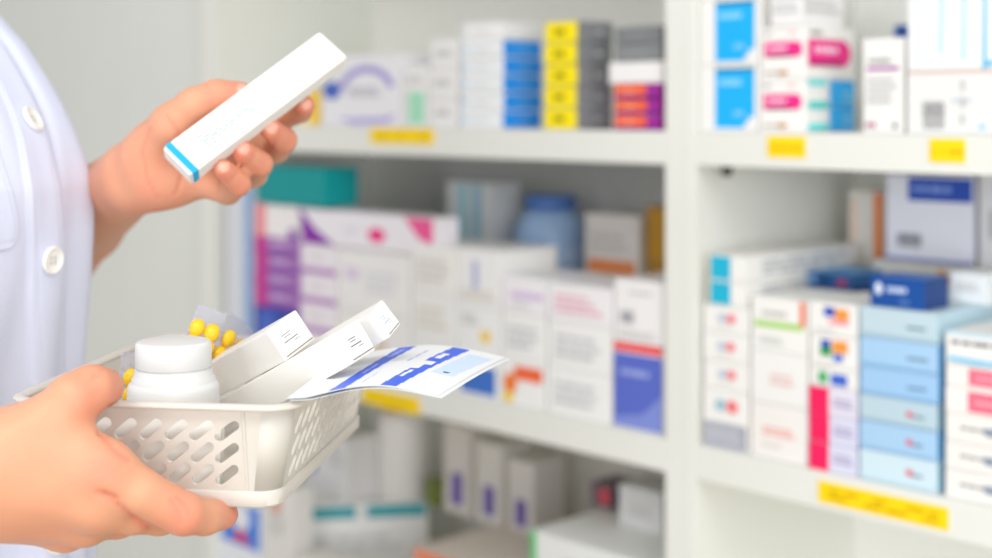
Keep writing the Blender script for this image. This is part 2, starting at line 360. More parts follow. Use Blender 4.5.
# ---- left unit, top shelf
stack(ZT, 297, 320, .012, .08, [dict(h=37, c='#f3e6b4', p=R(.55, .05, 1, .95, '#f5c83c'), n='small yellow edged box at fingertips, top shelf')], None)
ring = []
for i in range(10):
    a0, a1 = PI*(.08+i*.084), PI*(.08+(i+1)*.084)
    ring += PG([(.58+.36*math.cos(a0), .46+.40*math.sin(a0)), (.58+.28*math.cos(a0), .46+.30*math.sin(a0)), (.58+.28*math.cos(a1), .46+.30*math.sin(a1)), (.58+.36*math.cos(a1), .46+.40*math.sin(a1))], '#a59ad8')
ring += PG([(.22, .12), (.4, .04), (.85, .06), (.95, .18), (.8, .14), (.4, .12)], '#b4aadf')
stack(ZT, 321, 401, .008, .10, [dict(h=69, c='#e9e8ec', p=ring+EL(.14, .52, .12, .13, '#4a6ac0')+TX(.36, .42, .78, .56, '#b8b8c4', 2), n='white box with lilac ring and blue spot')], 'on top shelf')
stack(ZT, 403, 427, .008, .09, [dict(h=61, c='#ecebea', p=R(.2, .06, .9, .58, '#a4dec0')+TX(.15, .7, .85, .85, LT, 2), n='narrow white box with mint green block on top shelf')], None)
t3 = TX(.2, .4, .8, .65, '#b4b4b8', 2)
stack(ZT, 429, 457, .008, .09, [dict(h=29, c='#ecebea', p=t3, n='small white box with grey print'), dict(h=29, c='#ecebea', p=t3, n='small white box with grey print'), dict(h=29, c='#ecebea', p=t3, n='small white box with grey print')], 'left of blue sided boxes')
bs = R(0, .04, 1, .96, '#2196f3', 'R')+TX(.35, .4, .9, .62, '#8cc8f8', 1, 'R')+R(.04, .3, .12, .75, '#b8dcf4')+TX(.25, .35, .85, .6, '#d4dce4', 1)
stack(ZT, 460, 503, .006, .066, [dict(h=17, c='#eff1f3', p=bs, n='white box with bright blue side') for _ in range(5)]+[dict(h=17, c='#f0f0f0', p=R(.05, .2, .1, .8, '#c8d4e0')+TX(.3, .3, .8, .6, '#dcdcdc', 1), n='plain white box')], 'of stack with blue sides')
yl = R(0, .03, 1, .97, '#ffe800')+TX(.28, .3, .75, .7, '#5c5610', 1)+TX(.5, .4, .85, .62, '#d8dce0', 1, 'R')
stack(ZT, 544, 577, .006, .062, [dict(h=21, c='#8b8d90', p=yl, n='grey box with yellow end') for _ in range(5)], 'of stack with yellow ends')
orr = R(0, .04, .70, .96, '#f4683c')+R(.70, .04, 1, .96, '#a02a98')+R(.0, .0, 1, .24, '#7d1f86')+TX(.15, .4, .6, .65, '#fbb89c', 1)
stack(ZT, 614, 661, .008, .09, [dict(h=15, c='#9c2a90', p=orr, n='orange and purple box'), dict(h=15, c='#9c2a90', p=orr, n='orange and purple box'), dict(h=15, c='#9c2a90', p=orr, n='orange and purple box'), dict(h=21, c='#f0efee', p=[], x=(608, 662), n='white box'), dict(h=17, c='#85888a', p=TX(.2, .4, .9, .6, '#a0a3a6', 1), n='dark grey box'), dict(h=17, c='#7c7f82', p=TX(.2, .4, .9, .6, '#989b9e', 1), n='dark grey box')], 'of pile left of post')
# ---- left unit, middle shelf
rb = R(.0, .9, 1, 1, '#f04848')+R(.0, .02, 1, .88, '#5a6cc8')+TX(.15, .6, .95, .72, '#a0aee4', 1)+PG([(.0, .02), (1, .02), (1, .45), (.6, .2), (.0, .12)], '#7f8fd8')
stack(ZM, 613, 663, .006, .10, [dict(h=85, c=W, p=rb, n='white box with blue front and red line'), dict(h=62, c='#f0eeee', p=R(.12, .3, .4, .5, '#a8a8b0')+TX(.3, .75, .95, .85, LT, 1)+TX(.1, .06, .9, .2, LT, 2), n='white box with grey print')], 'left of post, middle shelf')
def wp(sd, tint='#c8c8cc'): return TX(.12, .2, .88, .75, tint, 3, seed=sd)
stack(ZM, 547, 611, .006, .10, [dict(h=46, c='#f0f0ee', p=wp(2), n='white box with fine grey print'), dict(h=46, c='#f0f0ee', p=wp(3), n='white box with fine grey print'), dict(h=37, c='#f0eef0', p=wp(4, '#eab0c4'), n='white box with pink print')], 'of stack left of red line box')
og = R(.3, .55, .95, .85, '#f0683a')+EL(.2, .45, .16, .22, '#f08030')+EL(.16, .15, .13, .12, '#f5d040')
stack(ZM, 501, 545, .006, .10, [dict(h=46, c='#f0f0ee', p=og, n='white box with orange mark'), dict(h=44, c='#f0f0ee', p=wp(5), n='white box with grey lines'), dict(h=36, c='#f0eef2', p=R(.2, .4, .95, .6, '#d8c4e4')+TX(.2, .15, .8, .3, LT, 1), n='white box with lilac band')], 'of stack right of leaflet tip')
stack(ZM, 456, 499.5, .006, .10, [dict(h=40, c='#f0f0f0', p=R(.1, .08, .92, .75, '#3d72c8'), n='white box with blue block'), dict(h=48, c='#efefee', p=R(.55, .3, .78, .52, '#f2d040')+TX(.1, .6, .5, .85, LT, 2), n='white box with yellow spot'), dict(h=56, c='#efefee', p=R(.35, .3, .5, .8, '#b8bce0')+TX(.1, .1, .9, .3, '#d8d0c4', 2), n='white box with pale violet bar')], 'of stack above leaflet tip')
stack(ZM, 411, 455, .006, .10, [dict(h=46, c='#eeeeec', p=wp(7), n='white box with faint grey print'), dict(h=46, c='#eeeeec', p=wp(8, '#dcd8cc'), n='white box with faint beige print'), dict(h=46, c='#f0efec', p=wp(9, '#d8d4cc'), n='white box with faint beige print')], 'of stack behind leaflet')
zm6 = ZM+.1634
stack(ZM, 337, 409, .006, .10, [dict(m=.0815, c='#eceae8', p=EL(.5, .5, .2, .2, '#dcc8b8'), n='large white box with beige spot'), dict(m=.0815, c='#eeeceb', p=R(.1, .5, .3, .7, '#dccce4')+TX(.4, .3, .9, .7, '#dcdce4', 3), n='large white box with mauve mark')], 'of pair under pink dot carton')
ps = R(0, 0, 1, .22, '#b888c4')+R(0, .22, .08, 1, '#c49ad0')+TX(.3, .45, .85, .7, '#dcd4dc', 1)
stack(ZM, 298, 335.5, .006, .10, [dict(m=.0406, c='#efe9ef', p=ps, n='white box with purple lower edge') for _ in range(4)], 'of stack under pink dot carton')
mg = R(0, 0, .3, 1, '#c83a94')+R(.3, 0, 1, .3, '#8a4aa8')+TX(.4, .5, .9, .8, '#dcc0e4', 1)
zm8 = stack(ZM, 254, 296.5, .006, .10, [dict(m=.066, c='#2f4aa8', p=R(.1, .1, .5, .9, '#4a68c4'), n='dark blue box')]+[dict(m=.025, c='#a878bc', p=mg, n='magenta and purple box') for _ in range(4)]+[dict(m=.047, c='#f0ecec', p=R(0, 0, .25, 1, '#f08f94')+R(.8, 0, 1, .3, '#8a3aa8'), n='white box with coral left edge')], 'of stack at left end of middle shelf')
lc = PG([(.0, 1), (.12, .45), (.28, .02), (.02, .02)], '#8a2ba8')+EL(.60, .42, .065, .2, '#ee3a8a')+PG([(.80, .98), (1, .98), (1, .3), (.9, .45)], '#ee5a98')+TX(.35, .4, .5, .6, '#dcdce4', 1)
stack(zm6+.002, 300, 433, .006, .045, [dict(m=.0485, c='#eeeaf0', p=lc, n='long white carton with pink dot and purple wedge')], None)
stack(ZM+.2178, 256, 324, .004, .06, [dict(m=.054, c='#0f9a9c', p=R(.02, .04, .98, .96, '#0b9496'), n='teal box lying highest at left end of middle shelf')], None, None, .2)
stack(ZM, 226, 252, .006, .10, [dict(h=160, c='#dfe1e6', p=R(.7, .01, 1, .99, '#7fa4d4')+R(.3, .01, .4, .99, '#c4ccd8'), n='upright white box with pale blue edge at left end')], None)
pile(446, 490, .16, .06, 181, '#dfe0e0', R(.30, .5, .45, .98, '#8cd4e4')+R(.6, .5, .8, .98, '#9cc8dc'), 'tall pale box with two light blue stripes on the back row', ZM)
pile(584, 640, .16, .07, 213, '#e4e0dc', R(.06, .66, .92, .74, '#f0945c')+TX(.1, .78, .8, .9, '#c8c4c0', 2), 'pale box with orange band on the back row', ZM)
pile(646, 668, .17, .07, 206, '#b88a3c', R(.0, .72, .9, .98, '#c8962c'), 'ochre yellow box on the back row near post', ZM)
# ---- left unit, bottom shelf
bq = R(.05, .35, .95, .95, '#4a84e0')+EL(.5, .75, .22, .2, '#e8ecf4')+PG([(.3, .4), (.5, .62), (.75, .4)], '#d83a6a')
pile(217, 262, .01, .035, 492, '#e8eaf0', bq, 'blue and white box with red mark below the basket')
pile(264, 293, .01, .035, 482, '#e4e2de', EL(.4, .8, .2, .1, '#d8a898')+TX(.2, .5, .8, .7, LT, 3), 'white box beside the red marked blue box')
pile(297, 385, .0, .045, 556, '#ece7e0', TX(.1, .4, .6, .6, LT, 2), 'low cream carton in front of the teal edged carton')
tt = t_at(362, .165); zt = ZB+.105
carton(sh(tt, .165, ZB), (.19, .12, .1045), '#e6e5e3', R(.06, .80, .44, .97, '#2a9aa4')+R(.52, .80, .985, .97, '#2a9aa4')+TX(.1, .3, .8, .6, LT, 2), 'white carton with teal top edge lying askew on bottom shelf', None, ANG+math.radians(54))
zt += .0005
arc = []
for i in range(8):
    a0, a1 = PI*(.45+i*.08), PI*(.45+(i+1)*.08)
    arc += PG([(.62+.5*math.cos(a0), .45+.5*math.sin(a0)), (.62+.34*math.cos(a0), .45+.34*math.sin(a0)), (.62+.34*math.cos(a1), .45+.34*math.sin(a1)), (.62+.5*math.cos(a1), .45+.5*math.sin(a1))], '#2f55c8')
stack(zt, 304, 347, .115, .06, [dict(h=60, c='#dedcdc', p=arc+TX(.6, .5, .95, .8, LT, 2), n='white box with deep blue arc on teal edged carton')], None)
ze = pile(414, 528, .045, .245, 548, '#ded4c8', R(0, .84, 1, 1, '#ee8a64'), 'beige carton with orange front edge on bottom shelf')
stack(ze, 425, 437, .19, .05, [dict(h=26, c='#747d3a', n='small olive green box beside the yellow capped bottle')], None)
pp = R(.3, .10, .72, .46, '#6a58a8')
stack(ze, 443, 470, .19, .06, [dict(h=88, c='#d8d2cc', p=pp, n='upright box with purple square, first of three from the bottle')], None)
stack(ze, 475, 502, .19, .06, [dict(h=80, c='#dcd8d2', p=pp, n='upright box with purple square, middle of the three')], None)
stack(ze, 507, 534, .19, .06, [dict(h=72, c='#dcd8d4', p=pp, n='upright box with purple square, third from the bottle')], None)
zg = pile(530, 656, .012, .2, 530, '#e6e8e6', R(0, 0, .05, 1, '#5ac878')+TX(.3, .7, .8, .9, '#c0d0d4', 2), 'white carton with green left edge on bottom shelf')
stack(zg, 618, 662, .10, .06, [dict(h=42, c='#dcdcdc', p=TX(.2, .3, .8, .6, LT, 2), n='pale grey box on green edged carton')], None)
stack(zg, 590, 612, .14, .05, [dict(h=24, c='#70606a', p=R(.4, .2, .9, .8, '#d04a5a'), n='small dark box with red mark on green edged carton')], None)
stack(ZB, 668, 694, .225, .07, [dict(h=216, c='#5a5c50', n='dark olive box in back corner of bottom shelf')], None)

# jar on the middle shelf, on a box of its own
stack(ZM, 490, 556, .15, .11, [dict(m=.105, c='#dfe0e2', n='plain box carrying the pale blue jar')], None)
tj = (t_at(490, .15)+t_at(556, .15))/2
jar = thing('plastic_jar', sh(tj, .205, ZM+.1062), 'round pale blue plastic jar on the back row', 'jar')
bm = bmesh.new(); lathe(bm, [(0, 0), (.036, 0), (.044, .004), (.049, .02), (.050, .07), (.047, .092), (.037, .108), (.033, .112), (0, .112)], 48)
obj('body', bm, mat('pale_blue_plastic', '#a4c4ec', .3, .5), jar, True)
bm = bmesh.new(); lathe(bm, [(.0335, .1125), (.036, .113), (.036, .127), (.033, .131), (0, .131)], 40)
obj('screw_lid', bm, mat('blue_lid', '#5580c8', .35, .5), jar, True)['label'] = 'darker blue screw lid'
bm = bmesh.new(); lathe(bm, [(.0502, .024), (.0506, .024), (.0506, .066), (.0502, .066)], 48)
obj('paper_label', bm, mat('jar_label', '#b4cdf0', .5, .3), jar, True)['label'] = 'paler blue label'
# yellow capped bottle on the bottom shelf
tb = t_at(403, .2)
bt = thing('pill_bottle', sh(tb, .2, zt), 'white bottle with yellow cap under the middle shelf', 'bottle')
bm = bmesh.new(); lathe(bm, [(0, 0), (.034, 0), (.038, .004), (.038, .108), (.034, .124), (.026, .132), (0, .132)], 48)
obj('body', bm, mat('white_bottle_plastic', '#e6e4e0', .35, .5), bt, True)
bm = bmesh.new(); lathe(bm, [(.0275, .1325), (.035, .133), (.035, .155), (.032, .159), (0, .159)], 48)
obj('screw_cap', bm, mat('amber_yellow_cap', '#c9980e', .35, .5), bt, True)['label'] = 'yellow screw cap'

# ================================================================== foreground
# ------------------------------------------------------------------ basket
BW, BD, BH = .1502, .214, .0566
WD = Vector((.99166, -.12892, 0)); DD = Vector((.12892, .99166, 0))
BO = Vector((-.2555, .7400, H-.1507-BH))              # outer front left corner, underside
BM = Matrix(((WD.x, DD.x, 0, BO.x), (WD.y, DD.y, 0, BO.y), (0, 0, 1, BO.z), (0, 0, 0, 1)))
INS, RB, RT = .0095, .012, .014
def rrect(ins, r, n=8):
    x0, y0, x1, y1 = ins, ins, BW-ins, BD-ins; out = []
    for cx, cy, a in ((x1-r, y0+r, -90), (x1-r, y1-r, 0), (x0+r, y1-r, 90), (x0+r, y0+r, 180)):
        for i in range(n+1):
            t = math.radians(a+90*i/n); out.append(Vector((cx+r*math.cos(t), cy+r*math.sin(t), 0)))
    return out
basket = thing('plastic_basket', BM @ Vector((BW/2, BD/2, 0)), 'white slotted plastic basket of medicines held in the lower hand', 'basket')
basket.rotation_euler.z = math.atan2(WD.y, WD.x)
BL = Matrix.Translation((-BW/2, -BD/2, 0))             # corner frame -> basket frame
def wall_map(a0, a1, b0, b1, u, v):
    return a0.lerp(a1, u).lerp(b0.lerp(b1, u), v)
def perforated(bm, b0, b1, t0, t1, zb, zt, slots, mi=0):
    """flat wall with capsule slots; slots = centres (metres along, metres up)"""
    Ln = (t1-t0).length; Hh = zt-zb; t = bmesh.new(); edges = []
    def loop(pts):
        vs = [t.verts.new((x, y, 0)) for x, y in pts]
        for i in range(len(vs)): edges.append(t.edges.new((vs[i], vs[(i+1) % len(vs)])))
    n = 14
    loop([(Ln*i/n, 0) for i in range(n)]+[(Ln, Hh*i/4) for i in range(4)]+[(Ln-Ln*i/n, Hh) for i in range(n)]+[(0, Hh-Hh*i/4) for i in range(4)])
    ang = math.radians(38); r = .0028; hl = .0051; d = Vector((math.cos(ang), math.sin(ang))); 
    for cx, cy in slots:
        pts = []
        for i in range(9):
            a = ang-PI/2+PI*i/8; pts.append((cx+d.x*hl+r*math.cos(a), cy+d.y*hl+r*math.sin(a)))
        for i in range(9):
            a = ang+PI/2+PI*i/8; pts.append((cx-d.x*hl+r*math.cos(a), cy-d.y*hl+r*math.sin(a)))
        loop(pts[::-1])
    bmesh.ops.triangle_fill(t, use_beauty=True, use_dissolve=False, edges=edges, normal=(0, 0, 1))
    B0 = Vector((b0.x, b0.y, zb)); B1 = Vector((b1.x, b1.y, zb)); T0 = Vector((t0.x, t0.y, zt)); T1 = Vector((t1.x, t1.y, zt))
    for v in t.verts: v.co = wall_map(B0, B1, T0, T1, v.co.x/Ln, v.co.y/Hh)
    merge(bm, t, mi, BL)
bm = bmesh.new()
rb, rt = rrect(INS, RB), rrect(.0006, RT); n9 = 9
ZS, ZR = .0085, BH-.0035
cols = [BW-.0335-RT-.0142*k for k in range(8)]            # measured from the straight part's start
def slots_for(L, first=None):
    xs = cols if first else [L/2+(k-(int(L/.0142)-2)/2)*.0142 for k in range(int(L/.0142)-1)]
    return [(x+sh_, z) for x in xs for z, sh_ in ((.0086, .0012), (.0206, .0006), (.0326, 0)) if .008 < x+sh_ < L-.008]
sides = [(3, 0), (0, 1), (1, 2), (2, 3)]               # corner index pairs: front, right, back, left
for k, (a, b) in enumerate(sides):
    b0, b1 = rb[a*n9+8], rb[b*n9]; t0, t1 = rt[a*n9+8], rt[b*n9]
    perforated(bm, b0, b1, t0, t1, ZS, ZR, slots_for((t1-t0).length, k == 0))
for c in range(4):                                     # plain rounded corners
    for i in range(8):
        q = [rb[c*n9+i], rb[c*n9+i+1], rt[c*n9+i+1], rt[c*n9+i]]
        vs = [bm.verts.new(BL @ Vector((p.x, p.y, z))) for p, z in zip(q, (ZS, ZS, ZR, ZR))]
        bm.faces.new(vs).smooth = True
bmesh.ops.remove_doubles(bm, verts=bm.verts, dist=.00005)
body = obj('side_wall', bm, M_BASKET, basket)
sm = body.modifiers.new('thickness', 'SOLIDIFY'); sm.thickness = .0017; sm.offset = -1
# floor with its raised skirt
bm = bmesh.new(); sk = rrect(INS-.0016, RB+.001); sk2 = rrect(INS+.0005, RB)
def ringv(path, z): return [bm.verts.new(BL @ Vector((p.x, p.y, z))) for p in path]
def bridge(a, b):
    for i in range(len(a)):
        j = (i+1) % len(a); f = bm.faces.new((a[i], a[j], b[j], b[i])); f.smooth = True
r0 = ringv(rrect(INS, RB), 0); r1 = ringv(rrect(INS-.0012, RB), .0012); r2 = ringv(sk, .0078); r3 = ringv(rrect(INS-.0008, RB), .0088); r4 = ringv(rrect(INS+.002, RB), .0088); r5 = ringv(rrect(INS+.003, RB), .0022)
for a, b in ((r0, r1), (r1, r2), (r2, r3), (r3, r4), (r4, r5)): bridge(a, b)
bm.faces.new(r0[::-1]); bm.faces.new(r5)
auto_smooth(obj('bottom', bm, M_BASKET, basket), 50)
# rolled rim
bm = bmesh.new(); path = rrect(0, RT, 10); rings = []
for ox, oz in [(.0036*math.cos(a), .0020*math.sin(a)) for a in [2*PI*i/14 for i in range(14)]]:
    rings.append(ringv(rrect(-.0012-ox, RT+.0012+ox, 10), BH-.0019+oz))
for i in range(14): bridge(rings[i], rings[(i+1) % 14])
obj('rim', bm, M_BASKET, basket, True)
# thin ribs that frame the slotted field on the front wall
for xx in (.0245, BW-.0251):
    bm = bmesh.new()
    for k in range(6):
        v0, v1 = k/6, (k+1)/6
        y0, y1 = INS*(1-v0), INS*(1-v1)
        z0, z1 = ZS+(ZR-ZS)*v0, ZS+(ZR-ZS)*v1
        vs = [bm.verts.new(BL @ Vector(p)) for p in ((xx, y0-.0007, z0), (xx+.0009, y0-.0007, z0), (xx+.0009, y1-.0007, z1), (xx, y1-.0007, z1))]
        ws = [bm.verts.new(BL @ Vector(p)) for p in ((xx-.0006, y0+.0004, z0), (xx+.0015, y0+.0004, z0), (xx+.0015, y1+.0004, z1), (xx-.0006, y1+.0004, z1))]
        bm.faces.new(vs); bm.faces.new((ws[0], vs[0], vs[3], ws[3])); bm.faces.new((vs[1], ws[1], ws[2], vs[2]))
    obj('rib', bm, M_BASKET, basket)
ZF = BO.z+.0026                                        # inside floor of the basket

# ------------------------------------------------------------------ bottle in the basket
bp_ = px3(173.5, 340, .781)
bot = thing('pill_bottle', (bp_.x, bp_.y, ZF), 'white pill bottle with screw cap standing in the basket', 'bottle')
bm = bmesh.new()
lathe(bm, [(0, .001), (.021, .0), (.0242, .001), (.0253, .004), (.0253, .0495), (.0250, .0520), (.0242, .0538), (.0232, .0546), (.0229, .0552), (.0227, .0572), (.0215, .0586), (.0213, .0618), (.0202, .0622), (.0200, .064), (0, .064)], 96)
auto_smooth(obj('body', bm, M_BOTTLE, bot), 60)
bm = bmesh.new()
lathe(bm, [(.0203, .0628), (.0207, .0628), (.0211, .0634), (.0208, .0750), (.0205, .0762), (.0197, .0769), (.0185, .0772), (0, .0774)], 96)
auto_smooth(obj('screw_cap', bm, M_BOTTLE, bot), 60)

# ------------------------------------------------------------------ leaning cartons
def posed_carton(P, Lx, e1, e2, ln, d1, d2, label, band=None, txt='#8a8d94', group=None, name='medicine_carton', flap=True):
    """P = near upper corner of the end that faces us; Lx runs away along the carton"""
    Lx = Vector(Lx).normalized(); e1 = Vector(e1); e1 = (e1-Lx*e1.dot(Lx)).normalized(); e2_ = Lx.cross(e1)
    if e2_.dot(Vector(e2)) < 0: e2_ = -e2_
    M = Matrix(((Lx.x, e1.x, e2_.x, P[0]), (Lx.y, e1.y, e2_.y, P[1]), (Lx.z, e1.z, e2_.z, P[2]), (0, 0, 0, 1)))
    low = min(((M @ Vector((a*ln, b*d1, c*d2))).z for a in (0, 1) for b in (0, 1) for c in (0, 1)))
    cen = M @ Vector((ln/2, d1/2, d2/2))
    root = thing(name, (cen.x, cen.y, low), label, 'box', group); I = Matrix.Translation(-Vector((cen.x, cen.y, low)))
    bm = bmesh.new(); add_box(bm, 0, ln, 0, d1, 0, d2, 0, .0007, I @ M); obj('sleeve', bm, [M_CARD], root)
    if flap:
        bm = bmesh.new()
        add_box(bm, -.0004, -.0001, .0006, d1-.0006, .0006, d2*.90, 0, .0001, I @ M)
        add_box(bm, -.0003, -.0001, .002, d1-.001, d2*.905, d2*.935, 2, 0, I @ M)
        for k, (v, a, b, w_) in enumerate(((.36, .24, .54, .022), (.44, .28, .50, .02), (.56, .22, .66, .03), (.66, .49, .68, .018))):
            add_box(bm, -.0006, -.0004, d1*a, d1*b, d2*v, d2*(v+w_), 1, 0, I @ M)
        obj('end_flap', bm, [M_CARD, cm(txt), cm('#8d8a80')], root)
    return root, M, I
def rel(v): return (v[0], v[1], H+v[2])
posed_carton(rel((-.1297, .79, -.1237)), (-.598, .702, -.386), (.581, .712, .395), (.552, .012, -.834), .138, .0245, .0203,
             'white carton leaning in the basket next to the pill bottle', txt='#70737c')
posed_carton(rel((-.0880, .7660, -.1207)), (-.725, .506, -.467), (.469, .86, .202), (.503, -.072, -.861), .109, .0228, .0196,
             'white carton leaning over the basket rim beside the leaflet', txt='#6a6e78')
posed_carton(rel((-.0708, .7900, -.1135)), (-.725, .506, -.467), (.586, .621, .521), (.622, .067, -.78), .10, .0155, .0179,
             'white carton with bluish print peeking out behind its neighbour', txt='#9fc0d0')

# carton standing on edge just behind the slotted front wall
q0, q1 = Vector((.024, .0132, .0026)), Vector((.1085, .0132, .0026)); lean = Vector((0, .0035, .0445))
w0, w1 = BM @ q0, BM @ q1; up = (BM.to_3x3() @ lean); ex = (w1-w0).normalized(); ez = up.normalized(); ey = ez.cross(ex).normalized()
if ey.dot(DD) < 0: ey = -ey
MS = Matrix(((ex.x, ey.x, ez.x, w0.x), (ex.y, ey.y, ez.y, w0.y), (ex.z, ey.z, ez.z, w0.z), (0, 0, 0, 1)))
sc_ = thing('medicine_carton', w0, 'white carton standing on edge behind the front slots of the basket', 'box')
bm = bmesh.new(); add_box(bm, 0, (w1-w0).length, 0, .0068, 0, up.length, 0, .0006, Matrix.Translation(-w0) @ MS)
for a_, b_, c_ in ((.006, .014, .031), (.008, .017, .028), (.005, .011, .026)):
    add_box(bm, a_, b_, -.0002, -.0001, c_, c_+.0008, 1, 0, Matrix.Translation(-w0) @ MS)
obj('sleeve', bm, [M_CARD, cm('#4a5a98')], sc_)

# ------------------------------------------------------------------ leaflet over the basket rim
def sheet(F0, F1, B0, B1, dz, na, nb, pick):
    bm = bmesh.new(); g = {}
    for i in range(na+1):
        a = i/na
        for j in range(nb+1):
            b = j/nb
            p = F0.lerp(F1, b).lerp(B0.lerp(B1, b), a)
            z = RIMZ+.0016+.0052*math.sin(PI*min(1, max(0, (b-.12)/.88)))**1.2-(.0022*b*b)+.0010*math.sin(PI*a)*b+dz
            g[i, j] = bm.verts.new((p.x, p.y, z))
    for i in range(na):
        for j in range(nb):
            f = bm.faces.new((g[i, j], g[i, j+1], g[i+1, j+1], g[i+1, j])); f.smooth = True
            f.material_index = pick((i+.5)/na, (j+.5)/nb)
    return bm
RIMZ = BO.z+BH
def pick(a, b):
    b0_ = b; b = b+.03-.075*a
    if .285 < b < .395 and a > .03 and a < .985:
        if .34 < a < .55 and .335 < b < .35: return 4
        if .72 < a < .9 and .32 < b < .36 and int(a*60) % 3: return 4
        return 1
    s0, s1 = .625, .735
    if s0 < b < s1 and .03 < a < .985:
        if .22 < a < .36 and .645 < b < .67: return 0
        if .40 < a < .52 and b < .67: return 0
        if .50 < a < .58 and b < .705: return 0
        if .66 < a < .80 and .645 < b < .685: return 0
        return 1
    if .775 < b < .925 and .36 < a < .88:
        return 3 if (.40 < a < .43 and .83 < b < .87) else 2
    if .52 < b < .535 and .55 < a < .85: return 4
    if .46 < b < .468 and .1 < a < .3 : return 4
    return 0
lm = [M_PAPER, cm('#3c66e6'), cm('#cfe2fb'), cm('#4a68b0'), cm('#aebcf2')]
F0, F1, B0, B1 = Vector((-.1085, .7235, 0)), Vector((-.031, .741, 0)), Vector((-.091, .868, 0)), Vector((.0066, .859, 0))
leaf = thing('leaflet', ((F0+F1+B0+B1)/4).to_tuple()[:2]+(RIMZ,), 'white printed leaflet with blue stripes lying over the basket rim', 'leaflet')
I = Matrix.Translation(-leaf.location)
bm = sheet(F0, F1, B0, B1, .0009, 110, 120, pick); bmesh.ops.transform(bm, matrix=I, verts=bm.verts); obj('front_page', bm, lm, leaf, 'keep')
E_ = Vector((.0022, -.0012, 0))
bm = sheet(F0+E_, F1+E_, B0+E_, B1+E_, 0, 40, 60, lambda a, b: 0); bmesh.ops.transform(bm, matrix=I, verts=bm.verts); obj('back_page', bm, [M_PAPER], leaf, 'keep')

# ------------------------------------------------------------------ blister packs
def blister(base, top, right, wid, label, rows, colsn, skip=()):
    base = Vector(base); up = Vector(top)-base; ln = up.length; up.normalize()
    rt_ = Vector(right); rt_ = (rt_-up*rt_.dot(up)).normalized(); nn = rt_.cross(up)
    if nn.y > 0: nn = -nn
    M = Matrix(((rt_.x, up.x, nn.x, 0), (rt_.y, up.y, nn.y, 0), (rt_.z, up.z, nn.z, 0), (0, 0, 0, 1)))
    root = thing('blister_pack', base, label, 'blister pack', None)
    bm = bmesh.new(); add_box(bm, -wid/2, wid/2, 0, ln, -.0003, 0, 0, .0001, M); obj('foil_backing', bm, M_CLEAR, root)
    bmc = bmesh.new(); add_box(bmc, -wid/2, wid/2, 0, ln, .0002, .0005, 0, .0001, M)
    for i in range(rows):
        for j in range(colsn):
            if (i, j) in skip: continue
            c = Vector((-wid/2+wid*(j+.5)/colsn, ln*.04+ln*.80*(i+.5)/rows, .0036))
            bm = bmesh.new(); bmesh.ops.create_uvsphere(bm, u_segments=18, v_segments=12, radius=1)
            bmesh.ops.transform(bm, matrix=M @ Matrix.Translation(c) @ Matrix.Diagonal((.0048, .0058, .0036, 1)), verts=bm.verts)
            obj('capsule', bm, M_YCAP, root, True)
    obj('clear_sheet', bmc, M_CLEAR, root)
    return root
blister(px3(176, 405, .846), px3(213, 309, .872), (1, .15, -.25), .019, 'clear strip of yellow capsules standing tallest behind the pill bottle', 5, 2, {(0, 0)})
blister(px3(193, 400, .862), px3(243, 322, .884), (.6, .8, -.25), .024, 'clear strip of yellow capsules between bottle and leaning cartons', 4, 2)
blister((px3(128, 400, .818).x, .818, ZF+.001), px3(133, 352, .826), (1, .2, 0), .013, 'strip of yellow capsules between thumb and pill bottle', 5, 1)

# ------------------------------------------------------------------ carton held up in the upper hand
e1h = Vector((.70, .46, .585)).normalized(); Wh = Vector((.68, -.30, -.66)); Wh = (Wh-e1h*Wh.dot(e1h)).normalized(); Lh = e1h.cross(Wh)
if Lh.y < 0: Lh = -Lh
PH = px3(164, 146.5, .88); lnH, wdH, thH = .1315, .0268, .0125
MH = Matrix(((e1h.x, Wh.x, Lh.x, PH.x), (e1h.y, Wh.y, Lh.y, PH.y), (e1h.z, Wh.z, Lh.z, PH.z), (0, 0, 0, 1)))
cen = MH @ Vector((lnH/2, wdH/2, thH/2))
hc = thing('medicine_carton', cen, 'long white carton with cyan end band held up in the hand', 'box')
I = Matrix.Translation(-cen)
bm = bmesh.new(); add_box(bm, 0, lnH, 0, wdH, 0, thH, 0, .0007, I @ MH); add_box(bm, .0006, .0052, -.0001, wdH+.0001, -.0001, thH+.0001, 1, .0001, I @ MH)
for k, (v, a, b, c) in enumerate(((.32, .018, .032, 2), (.42, .018, .052, 2), (.50, .019, .058, 3), (.58, .019, .054, 2), (.67, .02, .03, 2), (.60, .056, .062, 3))):
    x = a; r_ = random.Random(k)
    while x < b:
        l = r_.uniform(.0025, .006); add_box(bm, x, min(b, x+l), wdH*v, wdH*(v+.035), -.00025, -.0001, c, 0, I @ MH); x += l+.0011
obj('sleeve', bm, [M_CARD, cm('#12a4d6'), cm('#a5a0a0'), cm('#74b2d2')], hc)
bm = bmesh.new(); add_box(bm, -.0012, -.0001, .0008, wdH-.0008, .0008, thH-.0008, 0, .0003, I @ MH); obj('end_flap', bm, M_CARD, hc)
bm = bmesh.new(); add_box(bm, lnH+.0001, lnH+.0006, .0008, wdH-.0008, .0008, thH-.0008, 0, .0002, I @ MH); obj('end_flap', bm, M_CARD, hc)

